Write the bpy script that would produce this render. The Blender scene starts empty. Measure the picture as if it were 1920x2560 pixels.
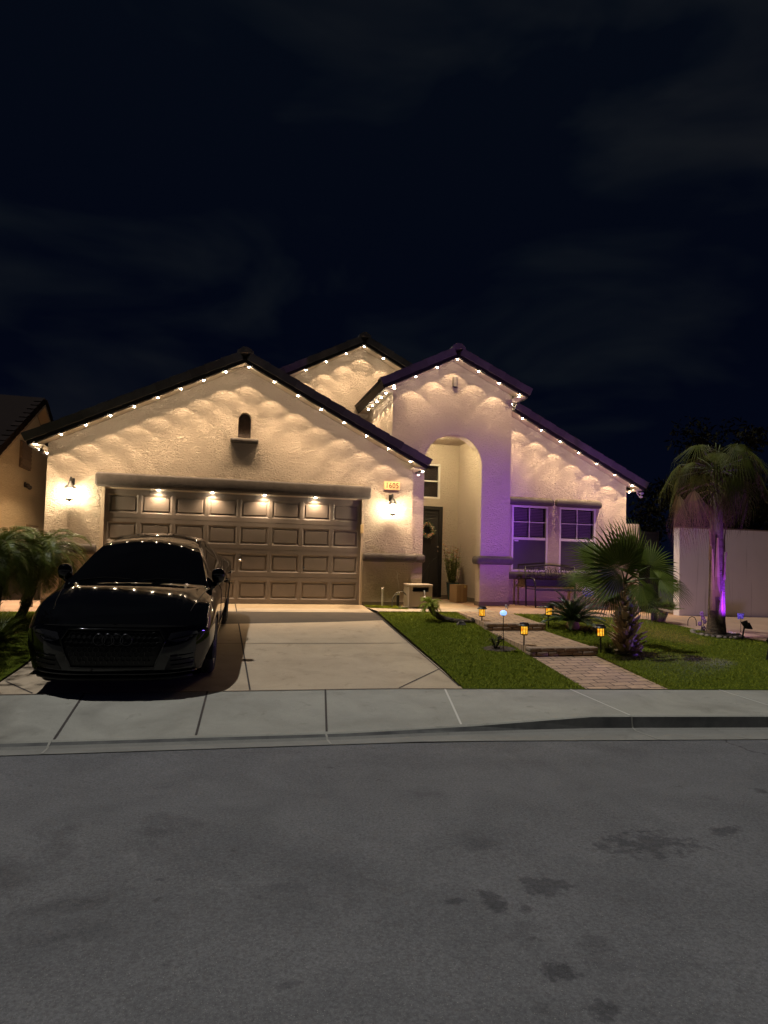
import bpy, bmesh, math, random
import numpy as np
from mathutils import Vector, Matrix, geometry
random.seed(7)
S = bpy.context.scene
COL = S.collection
PI = math.pi
R = math.radians

# ------------------------------------------------------------------ camera
CAM = Vector((0, -12.96, 0.975))
def camera():
    yaw, pitch, roll = R(14.4), math.atan(76/1640), R(1.55)
    fw = Vector((math.sin(yaw)*math.cos(pitch), math.cos(yaw)*math.cos(pitch), math.sin(pitch)))
    r0 = Vector((math.cos(yaw), -math.sin(yaw), 0))
    u0 = r0.cross(fw)
    u = u0*math.cos(roll) - r0*math.sin(roll)
    r = r0*math.cos(roll) + u0*math.sin(roll)
    cd = bpy.data.cameras.new('camera')
    cd.sensor_fit = 'VERTICAL'; cd.sensor_height = 24.0
    cd.lens = 24.0*1640/2560; cd.shift_y = 34/2560
    cd.clip_start = 0.05; cd.clip_end = 2000
    co = bpy.data.objects.new('camera', cd); COL.objects.link(co)
    m = Matrix.Identity(4)
    for i in range(3):
        m[i][0], m[i][1], m[i][2], m[i][3] = r[i], u[i], -fw[i], CAM[i]
    co.matrix_world = m
    S.camera = co
camera()

# ------------------------------------------------------------------ world, night sky with thin cloud
def world():
    w = bpy.data.worlds.new('World'); S.world = w; w.use_nodes = True
    nt = w.node_tree; N = nt.nodes; L = nt.links
    N.clear()
    out = N.new('ShaderNodeOutputWorld'); bg = N.new('ShaderNodeBackground')
    tc = N.new('ShaderNodeTexCoord')
    sep = N.new('ShaderNodeSeparateXYZ'); L.new(tc.outputs['Generated'], sep.inputs[0])
    grad = N.new('ShaderNodeValToRGB'); L.new(sep.outputs['Z'], grad.inputs[0])
    e = grad.color_ramp.elements
    e[0].position = 0.0; e[0].color = (0.0013, 0.0024, 0.0080, 1)
    e[1].position = 0.75; e[1].color = (0.0018, 0.0034, 0.0070, 1)
    m = e.new(0.3); m.color = (0.0008, 0.0018, 0.0062, 1)
    mp = N.new('ShaderNodeMapping'); mp.inputs['Scale'].default_value = (1.6, 1.6, 4.2)
    mp.inputs['Rotation'].default_value = (0.0, R(-16), 0.0)
    L.new(tc.outputs['Generated'], mp.inputs[0])
    n = N.new('ShaderNodeTexNoise'); n.inputs['Scale'].default_value = 1.7
    n.inputs['Detail'].default_value = 4; n.inputs['Roughness'].default_value = 0.5
    n.inputs['Distortion'].default_value = 0.5
    L.new(mp.outputs[0], n.inputs['Vector'])
    ramp = N.new('ShaderNodeValToRGB'); L.new(n.outputs[0], ramp.inputs[0])
    ramp.color_ramp.elements[0].position = 0.46; ramp.color_ramp.elements[0].color = (0, 0, 0, 1)
    ramp.color_ramp.elements[1].position = 0.76; ramp.color_ramp.elements[1].color = (1, 1, 1, 1)
    cloud = N.new('ShaderNodeMixRGB'); cloud.inputs[1].default_value = (0.0115, 0.0098, 0.0125, 1)
    cloud.inputs[2].default_value = (0.0060, 0.0105, 0.0135, 1)
    n2 = N.new('ShaderNodeTexNoise'); n2.inputs['Scale'].default_value = 1.1
    L.new(tc.outputs['Generated'], n2.inputs['Vector']); L.new(n2.outputs[0], cloud.inputs[0])
    mix = N.new('ShaderNodeMixRGB'); L.new(ramp.outputs[0], mix.inputs[0])
    L.new(grad.outputs[0], mix.inputs[1]); L.new(cloud.outputs[0], mix.inputs[2])
    L.new(mix.outputs[0], bg.inputs[0]); bg.inputs[1].default_value = 1.0
    L.new(bg.outputs[0], out.inputs[0])
world()

# street light reaching the place from up the street, high on the left and a little behind the house line
SUN_FROM = Vector((-0.60, 0.05, 1.65)).normalized()
sd = bpy.data.lights.new('sun', 'SUN'); sd.energy = 1.7; sd.angle = R(1.2); sd.color = (1.0, 0.985, 0.96)
so = bpy.data.objects.new('sun', sd); COL.objects.link(so)
so.rotation_euler = (-SUN_FROM).to_track_quat('-Z', 'Y').to_euler(); so.location = SUN_FROM*30

S.view_settings.view_transform = 'Standard'; S.view_settings.look = 'None'
S.view_settings.exposure = 0.0; S.view_settings.gamma = 1.0
cy = S.cycles
cy.use_denoising = True; cy.max_bounces = 6; cy.diffuse_bounces = 3; cy.glossy_bounces = 3
cy.transmission_bounces = 4; cy.transparent_max_bounces = 6
cy.sample_clamp_indirect = 4.0; cy.use_adaptive_sampling = True; cy.adaptive_threshold = 0.02
cy.caustics_reflective = False; cy.caustics_refractive = False

# light strengths in one place
W_BULB_WIDE = 20.0      # wide cone that draws the scallops
W_BULB_BEAM = 108.0      # narrow beam down the wall to the ground
W_LANTERN = 30.0
W_HEADER = 9.0
W_PORCH = 150.0
W_PURPLE_HOUSE = 1050.0
W_PURPLE_WASH = 470.0
W_PURPLE_LAWN = 210.0
W_LAVENDER_WALL = 58.0
W_PURPLE_PALM = 140.0
WARM = (1.0, 0.71, 0.43)
PURPLE = (0.24, 0.025, 1.0)

# ------------------------------------------------------------------ materials
MATS = {}
def mat(name, color=(.5, .5, .5), rough=.6, metal=0.0, spec=.5, noise=None, bump=None, emit=None, coat=0.0, island=None):
    """noise=(scale, amount, color2) ; bump=(scale, strength, distance, stretch) ; island=color2 mixed per island"""
    if name in MATS: return MATS[name]
    m = bpy.data.materials.new(name); m.use_nodes = True; MATS[name] = m
    nt = m.node_tree; N = nt.nodes; L = nt.links
    b = N['Principled BSDF']
    b.inputs['Base Color'].default_value = (*color, 1)
    b.inputs['Roughness'].default_value = rough; b.inputs['Metallic'].default_value = metal
    b.inputs['Specular IOR Level'].default_value = spec
    if coat: b.inputs['Coat Weight'].default_value = coat; b.inputs['Coat Roughness'].default_value = 0.03
    tc = N.new('ShaderNodeTexCoord')
    last = None
    if noise:
        n = N.new('ShaderNodeTexNoise'); n.inputs['Scale'].default_value = noise[0]
        n.inputs['Detail'].default_value = 5; n.inputs['Roughness'].default_value = .6
        L.new(tc.outputs['Object'], n.inputs['Vector'])
        r = N.new('ShaderNodeValToRGB'); r.color_ramp.elements[0].position = .35; r.color_ramp.elements[1].position = .68
        L.new(n.outputs[0], r.inputs[0])
        x = N.new('ShaderNodeMixRGB'); x.inputs[1].default_value = (*color, 1); x.inputs[2].default_value = (*noise[2], 1)
        mu = N.new('ShaderNodeMath'); mu.operation = 'MULTIPLY'; mu.inputs[1].default_value = noise[1]
        L.new(r.outputs[0], mu.inputs[0]); L.new(mu.outputs[0], x.inputs[0]); last = x.outputs[0]
    if island:
        g = N.new('ShaderNodeNewGeometry'); x = N.new('ShaderNodeMixRGB')
        L.new(g.outputs['Random Per Island'], x.inputs[0])
        x.inputs[1].default_value = (*color, 1); x.inputs[2].default_value = (*island, 1)
        if last: L.new(last, x.inputs[1])
        last = x.outputs[0]
    if last: L.new(last, b.inputs['Base Color'])
    if bump:
        mp = N.new('ShaderNodeMapping'); mp.inputs['Scale'].default_value = bump[3] if len(bump) > 3 else (1, 1, 1)
        L.new(tc.outputs['Object'], mp.inputs[0])
        n = N.new('ShaderNodeTexNoise'); n.inputs['Scale'].default_value = bump[0]
        n.inputs['Detail'].default_value = 3; n.inputs['Distortion'].default_value = .9
        L.new(mp.outputs[0], n.inputs['Vector'])
        bp = N.new('ShaderNodeBump'); bp.inputs['Strength'].default_value = bump[1]; bp.inputs['Distance'].default_value = bump[2]
        L.new(n.outputs[0], bp.inputs['Height']); L.new(bp.outputs[0], b.inputs['Normal'])
    if emit:
        b.inputs['Emission Color'].default_value = (*emit[0], 1); b.inputs['Emission Strength'].default_value = emit[1]
    return m

def stucco(name, c1, c2):
    """hand trowelled lace stucco: smeared ridges lying mostly sideways"""
    m = bpy.data.materials.new(name); m.use_nodes = True
    nt = m.node_tree; N = nt.nodes; L = nt.links; b = N['Principled BSDF']
    b.inputs['Roughness'].default_value = .88; b.inputs['Specular IOR Level'].default_value = .15
    tc = N.new('ShaderNodeTexCoord')
    mp = N.new('ShaderNodeMapping'); mp.inputs['Scale'].default_value = (1, 1, 2.3); L.new(tc.outputs['Object'], mp.inputs[0])
    wn = N.new('ShaderNodeTexNoise'); wn.inputs['Scale'].default_value = 5.0; wn.inputs['Detail'].default_value = 2
    L.new(mp.outputs[0], wn.inputs['Vector'])
    ad = N.new('ShaderNodeMixRGB'); ad.blend_type = 'ADD'; ad.inputs[0].default_value = .16
    L.new(mp.outputs[0], ad.inputs[1]); L.new(wn.outputs['Color'], ad.inputs[2])
    n = N.new('ShaderNodeTexNoise'); n.inputs['Scale'].default_value = 17; n.inputs['Detail'].default_value = 4
    n.inputs['Roughness'].default_value = .55; n.inputs['Distortion'].default_value = 1.4
    L.new(ad.outputs[0], n.inputs['Vector'])
    r = N.new('ShaderNodeValToRGB'); r.color_ramp.elements[0].position = .40; r.color_ramp.elements[1].position = .62
    L.new(n.outputs[0], r.inputs[0])
    bp = N.new('ShaderNodeBump'); bp.inputs['Strength'].default_value = .9; bp.inputs['Distance'].default_value = .017
    L.new(r.outputs[0], bp.inputs['Height']); L.new(bp.outputs[0], b.inputs['Normal'])
    n3 = N.new('ShaderNodeTexNoise'); n3.inputs['Scale'].default_value = 1.1; n3.inputs['Detail'].default_value = 6
    L.new(tc.outputs['Object'], n3.inputs['Vector'])
    x = N.new('ShaderNodeMixRGB'); x.inputs[1].default_value = (*c1, 1); x.inputs[2].default_value = (*c2, 1)
    L.new(n3.outputs[0], x.inputs[0]); L.new(x.outputs[0], b.inputs['Base Color'])
    return m
M_STUCCO = stucco('stucco', (.63, .53, .43), (.55, .46, .37))
M_STUCCO_N = stucco('neighbour_stucco', (.62, .49, .31), (.54, .43, .27))
M_SOFFIT = mat('soffit_paint', (.58, .49, .38), .8, noise=(2, .4, (.48, .41, .32)))
M_TRIM = mat('trim', (.060, .049, .044), .75, noise=(9, .7, (.095, .08, .072)), bump=(40, .35, .01))
M_DOOR = mat('garage_door_paint', (.245, .205, .18), .5, noise=(3, .5, (.185, .155, .135)), bump=(150, .08, .004, (.15, 1, 1)))
M_FASCIA = mat('fascia_paint', (.018, .016, .016), .6)
M_TILE = mat('roof_tile', (.17, .158, .148), .9, spec=.2, noise=(6, .8, (.25, .23, .215)), bump=(35, .5, .01), island=(.12, .11, .104))
M_WHITE = mat('white_vinyl', (.72, .68, .62), .5, noise=(4, .4, (.62, .58, .53)))
M_BLACK = mat('black_metal', (.012, .011, .011), .45, noise=(20, .5, (.02, .018, .016)))
M_BULB = mat('bulb_glow', (1, 1, 1), .4, emit=((1.0, .80, .56), 220.0))
M_BULBBODY = mat('bulb_body', (.05, .05, .05), .5)
M_CABLE = mat('cable_black', (.02, .02, .02), .6)

STAINS = ((1.53, -9.36, .16, .2, .5), (2.53, -9.58, .35, .19, .8), (3.11, -9.5, .14, .07, .8), (1.68, -9.9, .18, .11, .75), (1.34, -9.99, .07, .11, .9), (1.18, -9.95, .07, .04, .8),
    (1.4, -10.55, .09, .08, .9), (.36, -9.68, .2, .07, .5), (-.53, -9.88, .23, .11, .4), (1.43, -10.78, .06, .06, .8), (-.2, -9.46, .03, .02, .7), (1.47, -10.09, .04, .04, .7), (.33, -10.4, .06, .03, .6), (1.45, -8.56, .19, .13, .4), (-.5, -9.11, .17, .13, .35), (3.94, -8.91, .07, .07, .7))
def asphalt():
    m = bpy.data.materials.new('asphalt'); m.use_nodes = True
    nt = m.node_tree; N = nt.nodes; L = nt.links; b = N['Principled BSDF']
    b.inputs['Roughness'].default_value = .82; b.inputs['Specular IOR Level'].default_value = .3
    tc = N.new('ShaderNodeTexCoord'); o = tc.outputs['Object']
    def noise(sc, det=4, dist=0, rough=.5):
        n = N.new('ShaderNodeTexNoise'); n.inputs['Scale'].default_value = sc; n.inputs['Detail'].default_value = det
        n.inputs['Distortion'].default_value = dist; n.inputs['Roughness'].default_value = rough
        L.new(o, n.inputs['Vector']); return n.outputs[0]
    def ramp(src, p0, p1, c0, c1):
        r = N.new('ShaderNodeValToRGB'); r.color_ramp.elements[0].position = p0; r.color_ramp.elements[1].position = p1
        r.color_ramp.elements[0].color = (*c0, 1); r.color_ramp.elements[1].color = (*c1, 1); L.new(src, r.inputs[0]); return r.outputs[0]
    def mixc(f, a, c, mode='MIX', fac=None):
        x = N.new('ShaderNodeMixRGB'); x.blend_type = mode
        if fac is not None: x.inputs[0].default_value = fac
        else: L.new(f, x.inputs[0])
        L.new(a, x.inputs[1])
        if isinstance(c, tuple): x.inputs[2].default_value = (*c, 1)
        else: L.new(c, x.inputs[2])
        return x.outputs[0]
    base = ramp(noise(1.6, 7, .5, .68), .36, .66, (.112, .112, .116), (.147, .146, .150))
    fine = ramp(noise(60, 4, 0, .8), .32, .70, (.62, .62, .62), (1.30, 1.30, 1.30))
    c = mixc(None, base, fine, 'MULTIPLY', 1.0)
    sp = noise(210, 1); c = mixc(ramp(sp, .705, .73, (0, 0, 0), (1, 1, 1)), c, (.30, .29, .26))
    sm = ramp(noise(4.5, 4, .2, .62), .655, .72, (0, 0, 0), (.8, .8, .8))
    c = mixc(sm, c, mixc(None, c, (.62, .61, .61), 'MULTIPLY', 1.0))
    vo = N.new('ShaderNodeTexVoronoi'); vo.feature = 'DISTANCE_TO_EDGE'; vo.inputs['Scale'].default_value = .30
    wv = N.new('ShaderNodeTexNoise'); wv.inputs['Scale'].default_value = 1.6; wv.inputs['Detail'].default_value = 6; L.new(o, wv.inputs['Vector'])
    wa_ = N.new('ShaderNodeMixRGB'); wa_.blend_type = 'ADD'; wa_.inputs[0].default_value = .9; L.new(o, wa_.inputs[1]); L.new(wv.outputs['Color'], wa_.inputs[2]); L.new(wa_.outputs[0], vo.inputs['Vector'])
    sx_ = N.new('ShaderNodeSeparateXYZ'); L.new(o, sx_.inputs[0])
    ck = ramp(vo.outputs['Distance'], .0, .0035, (1, 1, 1), (0, 0, 0)); cm = N.new('ShaderNodeMapRange'); L.new(sx_.outputs[0], cm.inputs[0]); cm.inputs[1].default_value = 3.6; cm.inputs[2].default_value = 4.2
    c = mixc(mixc(None, ck, cm.outputs[0], 'MULTIPLY', 1.0), c, (.03, .03, .03))
    st = ramp(noise(.75, 6, .3, .62), .60, .68, (0, 0, 0), (1, 1, 1))
    c = mixc(st, c, mixc(None, c, (.60, .59, .60), 'MULTIPLY', 1.0))
    # oil and damp stains, each where it lies on the road
    dn = N.new('ShaderNodeTexNoise'); dn.inputs['Scale'].default_value = 13.0; dn.inputs['Detail'].default_value = 6; dn.inputs['Roughness'].default_value = .65; L.new(o, dn.inputs['Vector'])
    for sx, sy, rx, ry, k in STAINS:
        mp = N.new('ShaderNodeMapping'); mp.inputs['Location'].default_value = (-sx/rx, -sy/ry, 0); mp.inputs['Scale'].default_value = (1/rx, 1/ry, 0); L.new(o, mp.inputs[0])
        ln = N.new('ShaderNodeVectorMath'); ln.operation = 'LENGTH'; L.new(mp.outputs[0], ln.inputs[0])
        ad = N.new('ShaderNodeMath'); ad.operation = 'MULTIPLY_ADD'; L.new(dn.outputs[0], ad.inputs[0]); ad.inputs[1].default_value = 3.4; L.new(ln.outputs['Value'], ad.inputs[2])
        w0 = 2.2 if k > .55 else 1.7
        mr = N.new('ShaderNodeMapRange'); L.new(ad.outputs[0], mr.inputs[0]); mr.inputs[1].default_value = w0; mr.inputs[2].default_value = 2.65; mr.inputs[3].default_value = k; mr.inputs[4].default_value = 0.0
        c = mixc(mr.outputs[0], c, mixc(None, c, (.48, .48, .50), 'MULTIPLY', 1.0))
    st2 = ramp(noise(.33, 4, .8), .56, .70, (0, 0, 0), (1, 1, 1))
    c = mixc(st2, c, mixc(None, c, (.72, .72, .74), 'MULTIPLY', 1.0))
    L.new(c, b.inputs['Base Color'])
    bp = N.new('ShaderNodeBump'); bp.inputs['Strength'].default_value = .55; bp.inputs['Distance'].default_value = .006
    L.new(noise(130, 3, 0, .7), bp.inputs['Height']); L.new(bp.outputs[0], b.inputs['Normal'])
    return m
M_ASPHALT = asphalt()
def concrete(name, c1, c2, c3):
    m = bpy.data.materials.new(name); m.use_nodes = True
    nt = m.node_tree; N = nt.nodes; L = nt.links; b = N['Principled BSDF']
    b.inputs['Roughness'].default_value = .85; b.inputs['Specular IOR Level'].default_value = .25
    tc = N.new('ShaderNodeTexCoord'); o = tc.outputs['Object']
    def noise(sc, det, dist=0, rough=.55):
        n = N.new('ShaderNodeTexNoise'); n.inputs['Scale'].default_value = sc; n.inputs['Detail'].default_value = det
        n.inputs['Distortion'].default_value = dist; n.inputs['Roughness'].default_value = rough
        L.new(o, n.inputs['Vector']); return n.outputs[0]
    r = N.new('ShaderNodeValToRGB'); L.new(noise(1.4, 7, .5, .65), r.inputs[0])
    e = r.color_ramp.elements; e[0].position = .3; e[0].color = (*c1, 1); e[1].position = .7; e[1].color = (*c2, 1)
    r2 = N.new('ShaderNodeValToRGB'); L.new(noise(.55, 5, 1.2), r2.inputs[0])
    r2.color_ramp.elements[0].position = .56; r2.color_ramp.elements[1].position = .72
    x = N.new('ShaderNodeMixRGB'); L.new(r2.outputs[0], x.inputs[0]); L.new(r.outputs[0], x.inputs[1]); x.inputs[2].default_value = (*c3, 1)
    q = N.new('ShaderNodeValToRGB'); L.new(noise(4.5, 6, .4, .68), q.inputs[0]); q.color_ramp.elements[0].position = .58; q.color_ramp.elements[1].position = .76
    q.color_ramp.elements[0].color = (1, 1, 1, 1); q.color_ramp.elements[1].color = (.66, .65, .63, 1)
    qq = N.new('ShaderNodeMixRGB'); qq.blend_type = 'MULTIPLY'; qq.inputs[0].default_value = 1; L.new(x.outputs[0], qq.inputs[1]); L.new(q.outputs[0], qq.inputs[2]); x = qq
    f = N.new('ShaderNodeValToRGB'); L.new(noise(120, 2, 0, .7), f.inputs[0])
    f.color_ramp.elements[0].color = (.72, .72, .72, 1); f.color_ramp.elements[1].color = (1.2, 1.2, 1.2, 1)
    y = N.new('ShaderNodeMixRGB'); y.blend_type = 'MULTIPLY'; y.inputs[0].default_value = 1
    L.new(x.outputs[0], y.inputs[1]); L.new(f.outputs[0], y.inputs[2]); L.new(y.outputs[0], b.inputs['Base Color'])
    bp = N.new('ShaderNodeBump'); bp.inputs['Strength'].default_value = .25; bp.inputs['Distance'].default_value = .004
    L.new(noise(70, 4), bp.inputs['Height']); L.new(bp.outputs[0], b.inputs['Normal'])
    return m
M_CONC = concrete('concrete', (.255, .248, .212), (.36, .35, .30), (.185, .178, .152))
M_DRIVE = concrete('driveway_concrete', (.41, .325, .225), (.52, .415, .29), (.31, .245, .17))
M_JOINT = mat('joint_dark', (.05, .04, .035), .9)
M_JOINTL = mat('joint_light', (.55, .53, .47), .9)
M_KERBFACE = mat('kerb_face_dark', (.05, .05, .05), .9, noise=(3, .9, (.13, .13, .12)))  # kerb face, mottled and darker than the kerb top
M_TURF = mat('turf', (.075, .10, .010), .95, spec=.05, noise=(14, .8, (.11, .135, .016)), bump=(120, .8, .02))
M_BLADE = mat('grass_blade', (.20, .245, .022), .8, spec=.04, noise=(1.7, .8, (.27, .275, .04)), island=(.24, .27, .026))
M_PATIO = mat('patio_paver', (.44, .28, .175), .9, noise=(2.5, .7, (.33, .205, .13)), bump=(18, .5, .01))
def pavers():
    m = bpy.data.materials.new('paver_brick'); m.use_nodes = True
    nt = m.node_tree; N = nt.nodes; L = nt.links; b = N['Principled BSDF']
    b.inputs['Roughness'].default_value = .88
    tc = N.new('ShaderNodeTexCoord')
    br = N.new('ShaderNodeTexBrick'); L.new(tc.outputs['Object'], br.inputs['Vector'])
    br.inputs['Scale'].default_value = 1.0; br.inputs['Brick Width'].default_value = .27; br.inputs['Row Height'].default_value = .135
    br.inputs['Mortar Size'].default_value = .008; br.inputs['Mortar Smooth'].default_value = .3; br.inputs['Bias'].default_value = 0
    br.inputs['Color1'].default_value = (.52, .345, .21, 1); br.inputs['Color2'].default_value = (.39, .26, .16, 1)
    br.inputs['Mortar'].default_value = (.075, .055, .04, 1)
    n = N.new('ShaderNodeTexNoise'); n.inputs['Scale'].default_value = 22; n.inputs['Detail'].default_value = 5
    L.new(tc.outputs['Object'], n.inputs['Vector'])
    r = N.new('ShaderNodeValToRGB'); r.color_ramp.elements[0].color = (.6, .6, .6, 1); r.color_ramp.elements[1].color = (1.35, 1.35, 1.35, 1)
    L.new(n.outputs[0], r.inputs[0])
    y = N.new('ShaderNodeMixRGB'); y.blend_type = 'MULTIPLY'; y.inputs[0].default_value = 1
    L.new(br.outputs['Color'], y.inputs[1]); L.new(r.outputs[0], y.inputs[2]); L.new(y.outputs[0], b.inputs['Base Color'])
    inv = N.new('ShaderNodeMath'); inv.operation = 'SUBTRACT'; inv.inputs[0].default_value = 1.0; L.new(br.outputs['Fac'], inv.inputs[1])
    bp = N.new('ShaderNodeBump'); bp.inputs['Strength'].default_value = .8; bp.inputs['Distance'].default_value = .012
    L.new(inv.outputs[0], bp.inputs['Height']); L.new(bp.outputs[0], b.inputs['Normal'])
    return m
M_PAVER = pavers()
M_BLOCK = mat('step_block', (.36, .255, .175), .9, noise=(12, .8, (.26, .185, .13)), bump=(30, .6, .012))

def block_wall_mat():
    m = bpy.data.materials.new('block_wall'); m.use_nodes = True
    nt = m.node_tree; N = nt.nodes; L = nt.links; b = N['Principled BSDF']; b.inputs['Roughness'].default_value = .9
    tc = N.new('ShaderNodeTexCoord')
    n = N.new('ShaderNodeTexNoise'); n.inputs['Scale'].default_value = 2.5; n.inputs['Detail'].default_value = 6
    L.new(tc.outputs['Object'], n.inputs['Vector'])
    mp = N.new('ShaderNodeMapping'); mp.inputs['Scale'].default_value = (9, 9, .35); L.new(tc.outputs['Object'], mp.inputs[0])
    v = N.new('ShaderNodeTexNoise'); v.inputs['Scale'].default_value = 1.6; v.inputs['Detail'].default_value = 3; L.new(mp.outputs[0], v.inputs['Vector'])
    r = N.new('ShaderNodeValToRGB'); L.new(v.outputs[0], r.inputs[0])
    r.color_ramp.elements[0].position = .28; r.color_ramp.elements[0].color = (.55, .52, .5, 1)
    r.color_ramp.elements[1].position = .40; r.color_ramp.elements[1].color = (1, 1, 1, 1)
    x = N.new('ShaderNodeMixRGB'); L.new(n.outputs[0], x.inputs[0]); x.inputs[1].default_value = (.85, .80, .78, 1); x.inputs[2].default_value = (.76, .71, .69, 1)
    y = N.new('ShaderNodeMixRGB'); y.blend_type = 'MULTIPLY'; y.inputs[0].default_value = .55
    L.new(x.outputs[0], y.inputs[1]); L.new(r.outputs[0], y.inputs[2]); L.new(y.outputs[0], b.inputs['Base Color'])
    return m
M_WALLBLOCK = block_wall_mat()
def glass_mat(name, tint, refl):
    m = bpy.data.materials.new(name); m.use_nodes = True
    nt = m.node_tree; N = nt.nodes; L = nt.links; N.clear()
    out = N.new('ShaderNodeOutputMaterial'); mx = N.new('ShaderNodeMixShader')
    t = N.new('ShaderNodeBsdfTransparent'); t.inputs[0].default_value = (*tint, 1)
    g = N.new('ShaderNodeBsdfGlossy'); g.inputs['Roughness'].default_value = .03
    f = N.new('ShaderNodeFresnel'); f.inputs[0].default_value = refl
    L.new(f.outputs[0], mx.inputs[0]); L.new(t.outputs[0], mx.inputs[1]); L.new(g.outputs[0], mx.inputs[2]); L.new(mx.outputs[0], out.inputs[0])
    return m
M_GLASS = glass_mat('window_glass', (.80, .78, .80), 1.45)
M_SCREEN = mat('insect_screen', (.052, .046, .050), .55, noise=(3, .5, (.07, .06, .066)))
M_BLIND = mat('blind_slat', (.80, .72, .68), .7)

# ------------------------------------------------------------------ mesh builder
class MB:
    def __init__(s): s.v = []; s.f = []; s.mi = []; s.m = 0
    def face(s, idx): s.f.append(tuple(idx)); s.mi.append(s.m)
    def add(s, verts, faces):
        o = len(s.v); s.v += [tuple(v) for v in verts]
        for f in faces: s.face([i+o for i in f])
    def box(s, x0, x1, y0, y1, z0, z1, M=None):
        vs = [Vector((x, y, z)) for z in (z0, z1) for y in (y0, y1) for x in (x0, x1)]
        if M is not None: vs = [M @ v for v in vs]
        s.add(vs, [(0, 2, 3, 1), (4, 5, 7, 6), (0, 1, 5, 4), (2, 6, 7, 3), (0, 4, 6, 2), (1, 3, 7, 5)])
    def tube(s, path, r, n=8, cap=True):
        path = [Vector(p) for p in path]
        rs = r if isinstance(r, (list, tuple)) else [r]*len(path)
        o = len(s.v); up = Vector((0, 0, 1))
        t0 = (path[1]-path[0]).normalized()
        a = t0.cross(up) if abs(t0.dot(up)) < .95 else t0.cross(Vector((1, 0, 0)))
        a.normalize()
        for i, p in enumerate(path):
            t = (path[min(i+1, len(path)-1)]-path[max(i-1, 0)]).normalized()
            a = (a - t*a.dot(t)).normalized(); b = t.cross(a)
            for k in range(n):
                q = 2*PI*k/n; s.v.append(tuple(p + (a*math.cos(q)+b*math.sin(q))*rs[i]))
        for i in range(len(path)-1):
            for k in range(n):
                k2 = (k+1) % n; s.face((o+i*n+k, o+i*n+k2, o+(i+1)*n+k2, o+(i+1)*n+k))
        if cap:
            s.face([o+k for k in range(n)][::-1]); e = o+(len(path)-1)*n; s.face([e+k for k in range(n)])
    def lathe(s, prof, c=(0, 0, 0), n=20, axis='Z', cap=True):
        o = len(s.v)
        for r, h in prof:
            for k in range(n):
                q = 2*PI*k/n; x, y = r*math.cos(q), r*math.sin(q)
                p = (x, y, h) if axis == 'Z' else ((h, x, y) if axis == 'X' else (x, h, y))
                s.v.append((p[0]+c[0], p[1]+c[1], p[2]+c[2]))
        for i in range(len(prof)-1):
            for k in range(n):
                k2 = (k+1) % n; s.face((o+i*n+k, o+i*n+k2, o+(i+1)*n+k2, o+(i+1)*n+k))
        if cap:
            s.face([o+k for k in range(n)][::-1]); e = o+(len(prof)-1)*n; s.face([e+k for k in range(n)])
    def sphere(s, c, r, n=12, m=8, sz=(1, 1, 1), e=1.0):
        prof = [(max(1e-4, math.sin(PI*i/m)), -math.cos(PI*i/m)) for i in range(m+1)]
        o = len(s.v)
        for rr, h in prof:
            for k in range(n):
                q = 2*PI*k/n
                pw = lambda a: math.copysign(abs(a)**e, a) if e != 1 else a
                s.v.append((c[0]+r*sz[0]*pw(rr)*pw(math.cos(q)), c[1]+r*sz[1]*pw(rr)*pw(math.sin(q)), c[2]+r*sz[2]*pw(h)))
        for i in range(m):
            for k in range(n):
                k2 = (k+1) % n; s.face((o+i*n+k, o+i*n+k2, o+(i+1)*n+k2, o+(i+1)*n+k))
    def prism(s, poly, f0, f1, conv, holes=()):
        """poly in 2D, conv(u,v,d)->3D, extruded between depths f0,f1, optional holes"""
        loops = [list(poly)]+[list(h) for h in holes]
        tri = geometry.tessellate_polygon([[Vector((u, v, 0)) for u, v in lp] for lp in loops])
        flat = [p for lp in loops for p in lp]; n = len(flat); o = len(s.v)
        for d in (f0, f1):
            for u, v in flat: s.v.append(tuple(conv(u, v, d)))
        for t in tri:
            s.face([o+i for i in t]); s.face([o+n+i for i in t][::-1])
        k = 0
        for lp in loops:
            m = len(lp)
            for i in range(m):
                a, b = o+k+i, o+k+(i+1) % m
                s.face((a, b, b+n, a+n))
            k += m
    def patch(s, fn, nu, nv):
        o = len(s.v)
        for j in range(nv+1):
            for i in range(nu+1): s.v.append(tuple(fn(i/nu, j/nv)))
        for j in range(nv):
            for i in range(nu):
                a = o+j*(nu+1)+i; s.face((a, a+1, a+nu+2, a+nu+1))
    def rbox(s, x0, x1, y0, y1, z0, z1, r, seg=3, M=None):
        """rounded bar: rounded cross section in y/z, running along x with softened ends"""
        pts = []
        for cyy, czz, a0 in ((y1-r, z1-r, 0), (y0+r, z1-r, PI/2), (y0+r, z0+r, PI), (y1-r, z0+r, 1.5*PI)):
            for k in range(seg+1):
                a = a0+k*PI/2/seg; pts.append((cyy+r*math.cos(a), czz+r*math.sin(a)))
        my, mz = (y0+y1)/2, (z0+z1)/2; n = len(pts); o = len(s.v)
        for x, sc in ((x0, .72), (x0+r*.35, .93), (x0+r, 1), (x1-r, 1), (x1-r*.35, .93), (x1, .72)):
            for y, z in pts:
                v = Vector((x, my+(y-my)*sc, mz+(z-mz)*sc))
                s.v.append(tuple(M @ v if M is not None else v))
        for i in range(5):
            for k in range(n):
                k2 = (k+1) % n; s.face((o+i*n+k, o+i*n+k2, o+(i+1)*n+k2, o+(i+1)*n+k))
        s.face([o+k for k in range(n)][::-1]); s.face([o+5*n+k for k in range(n)])
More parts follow.
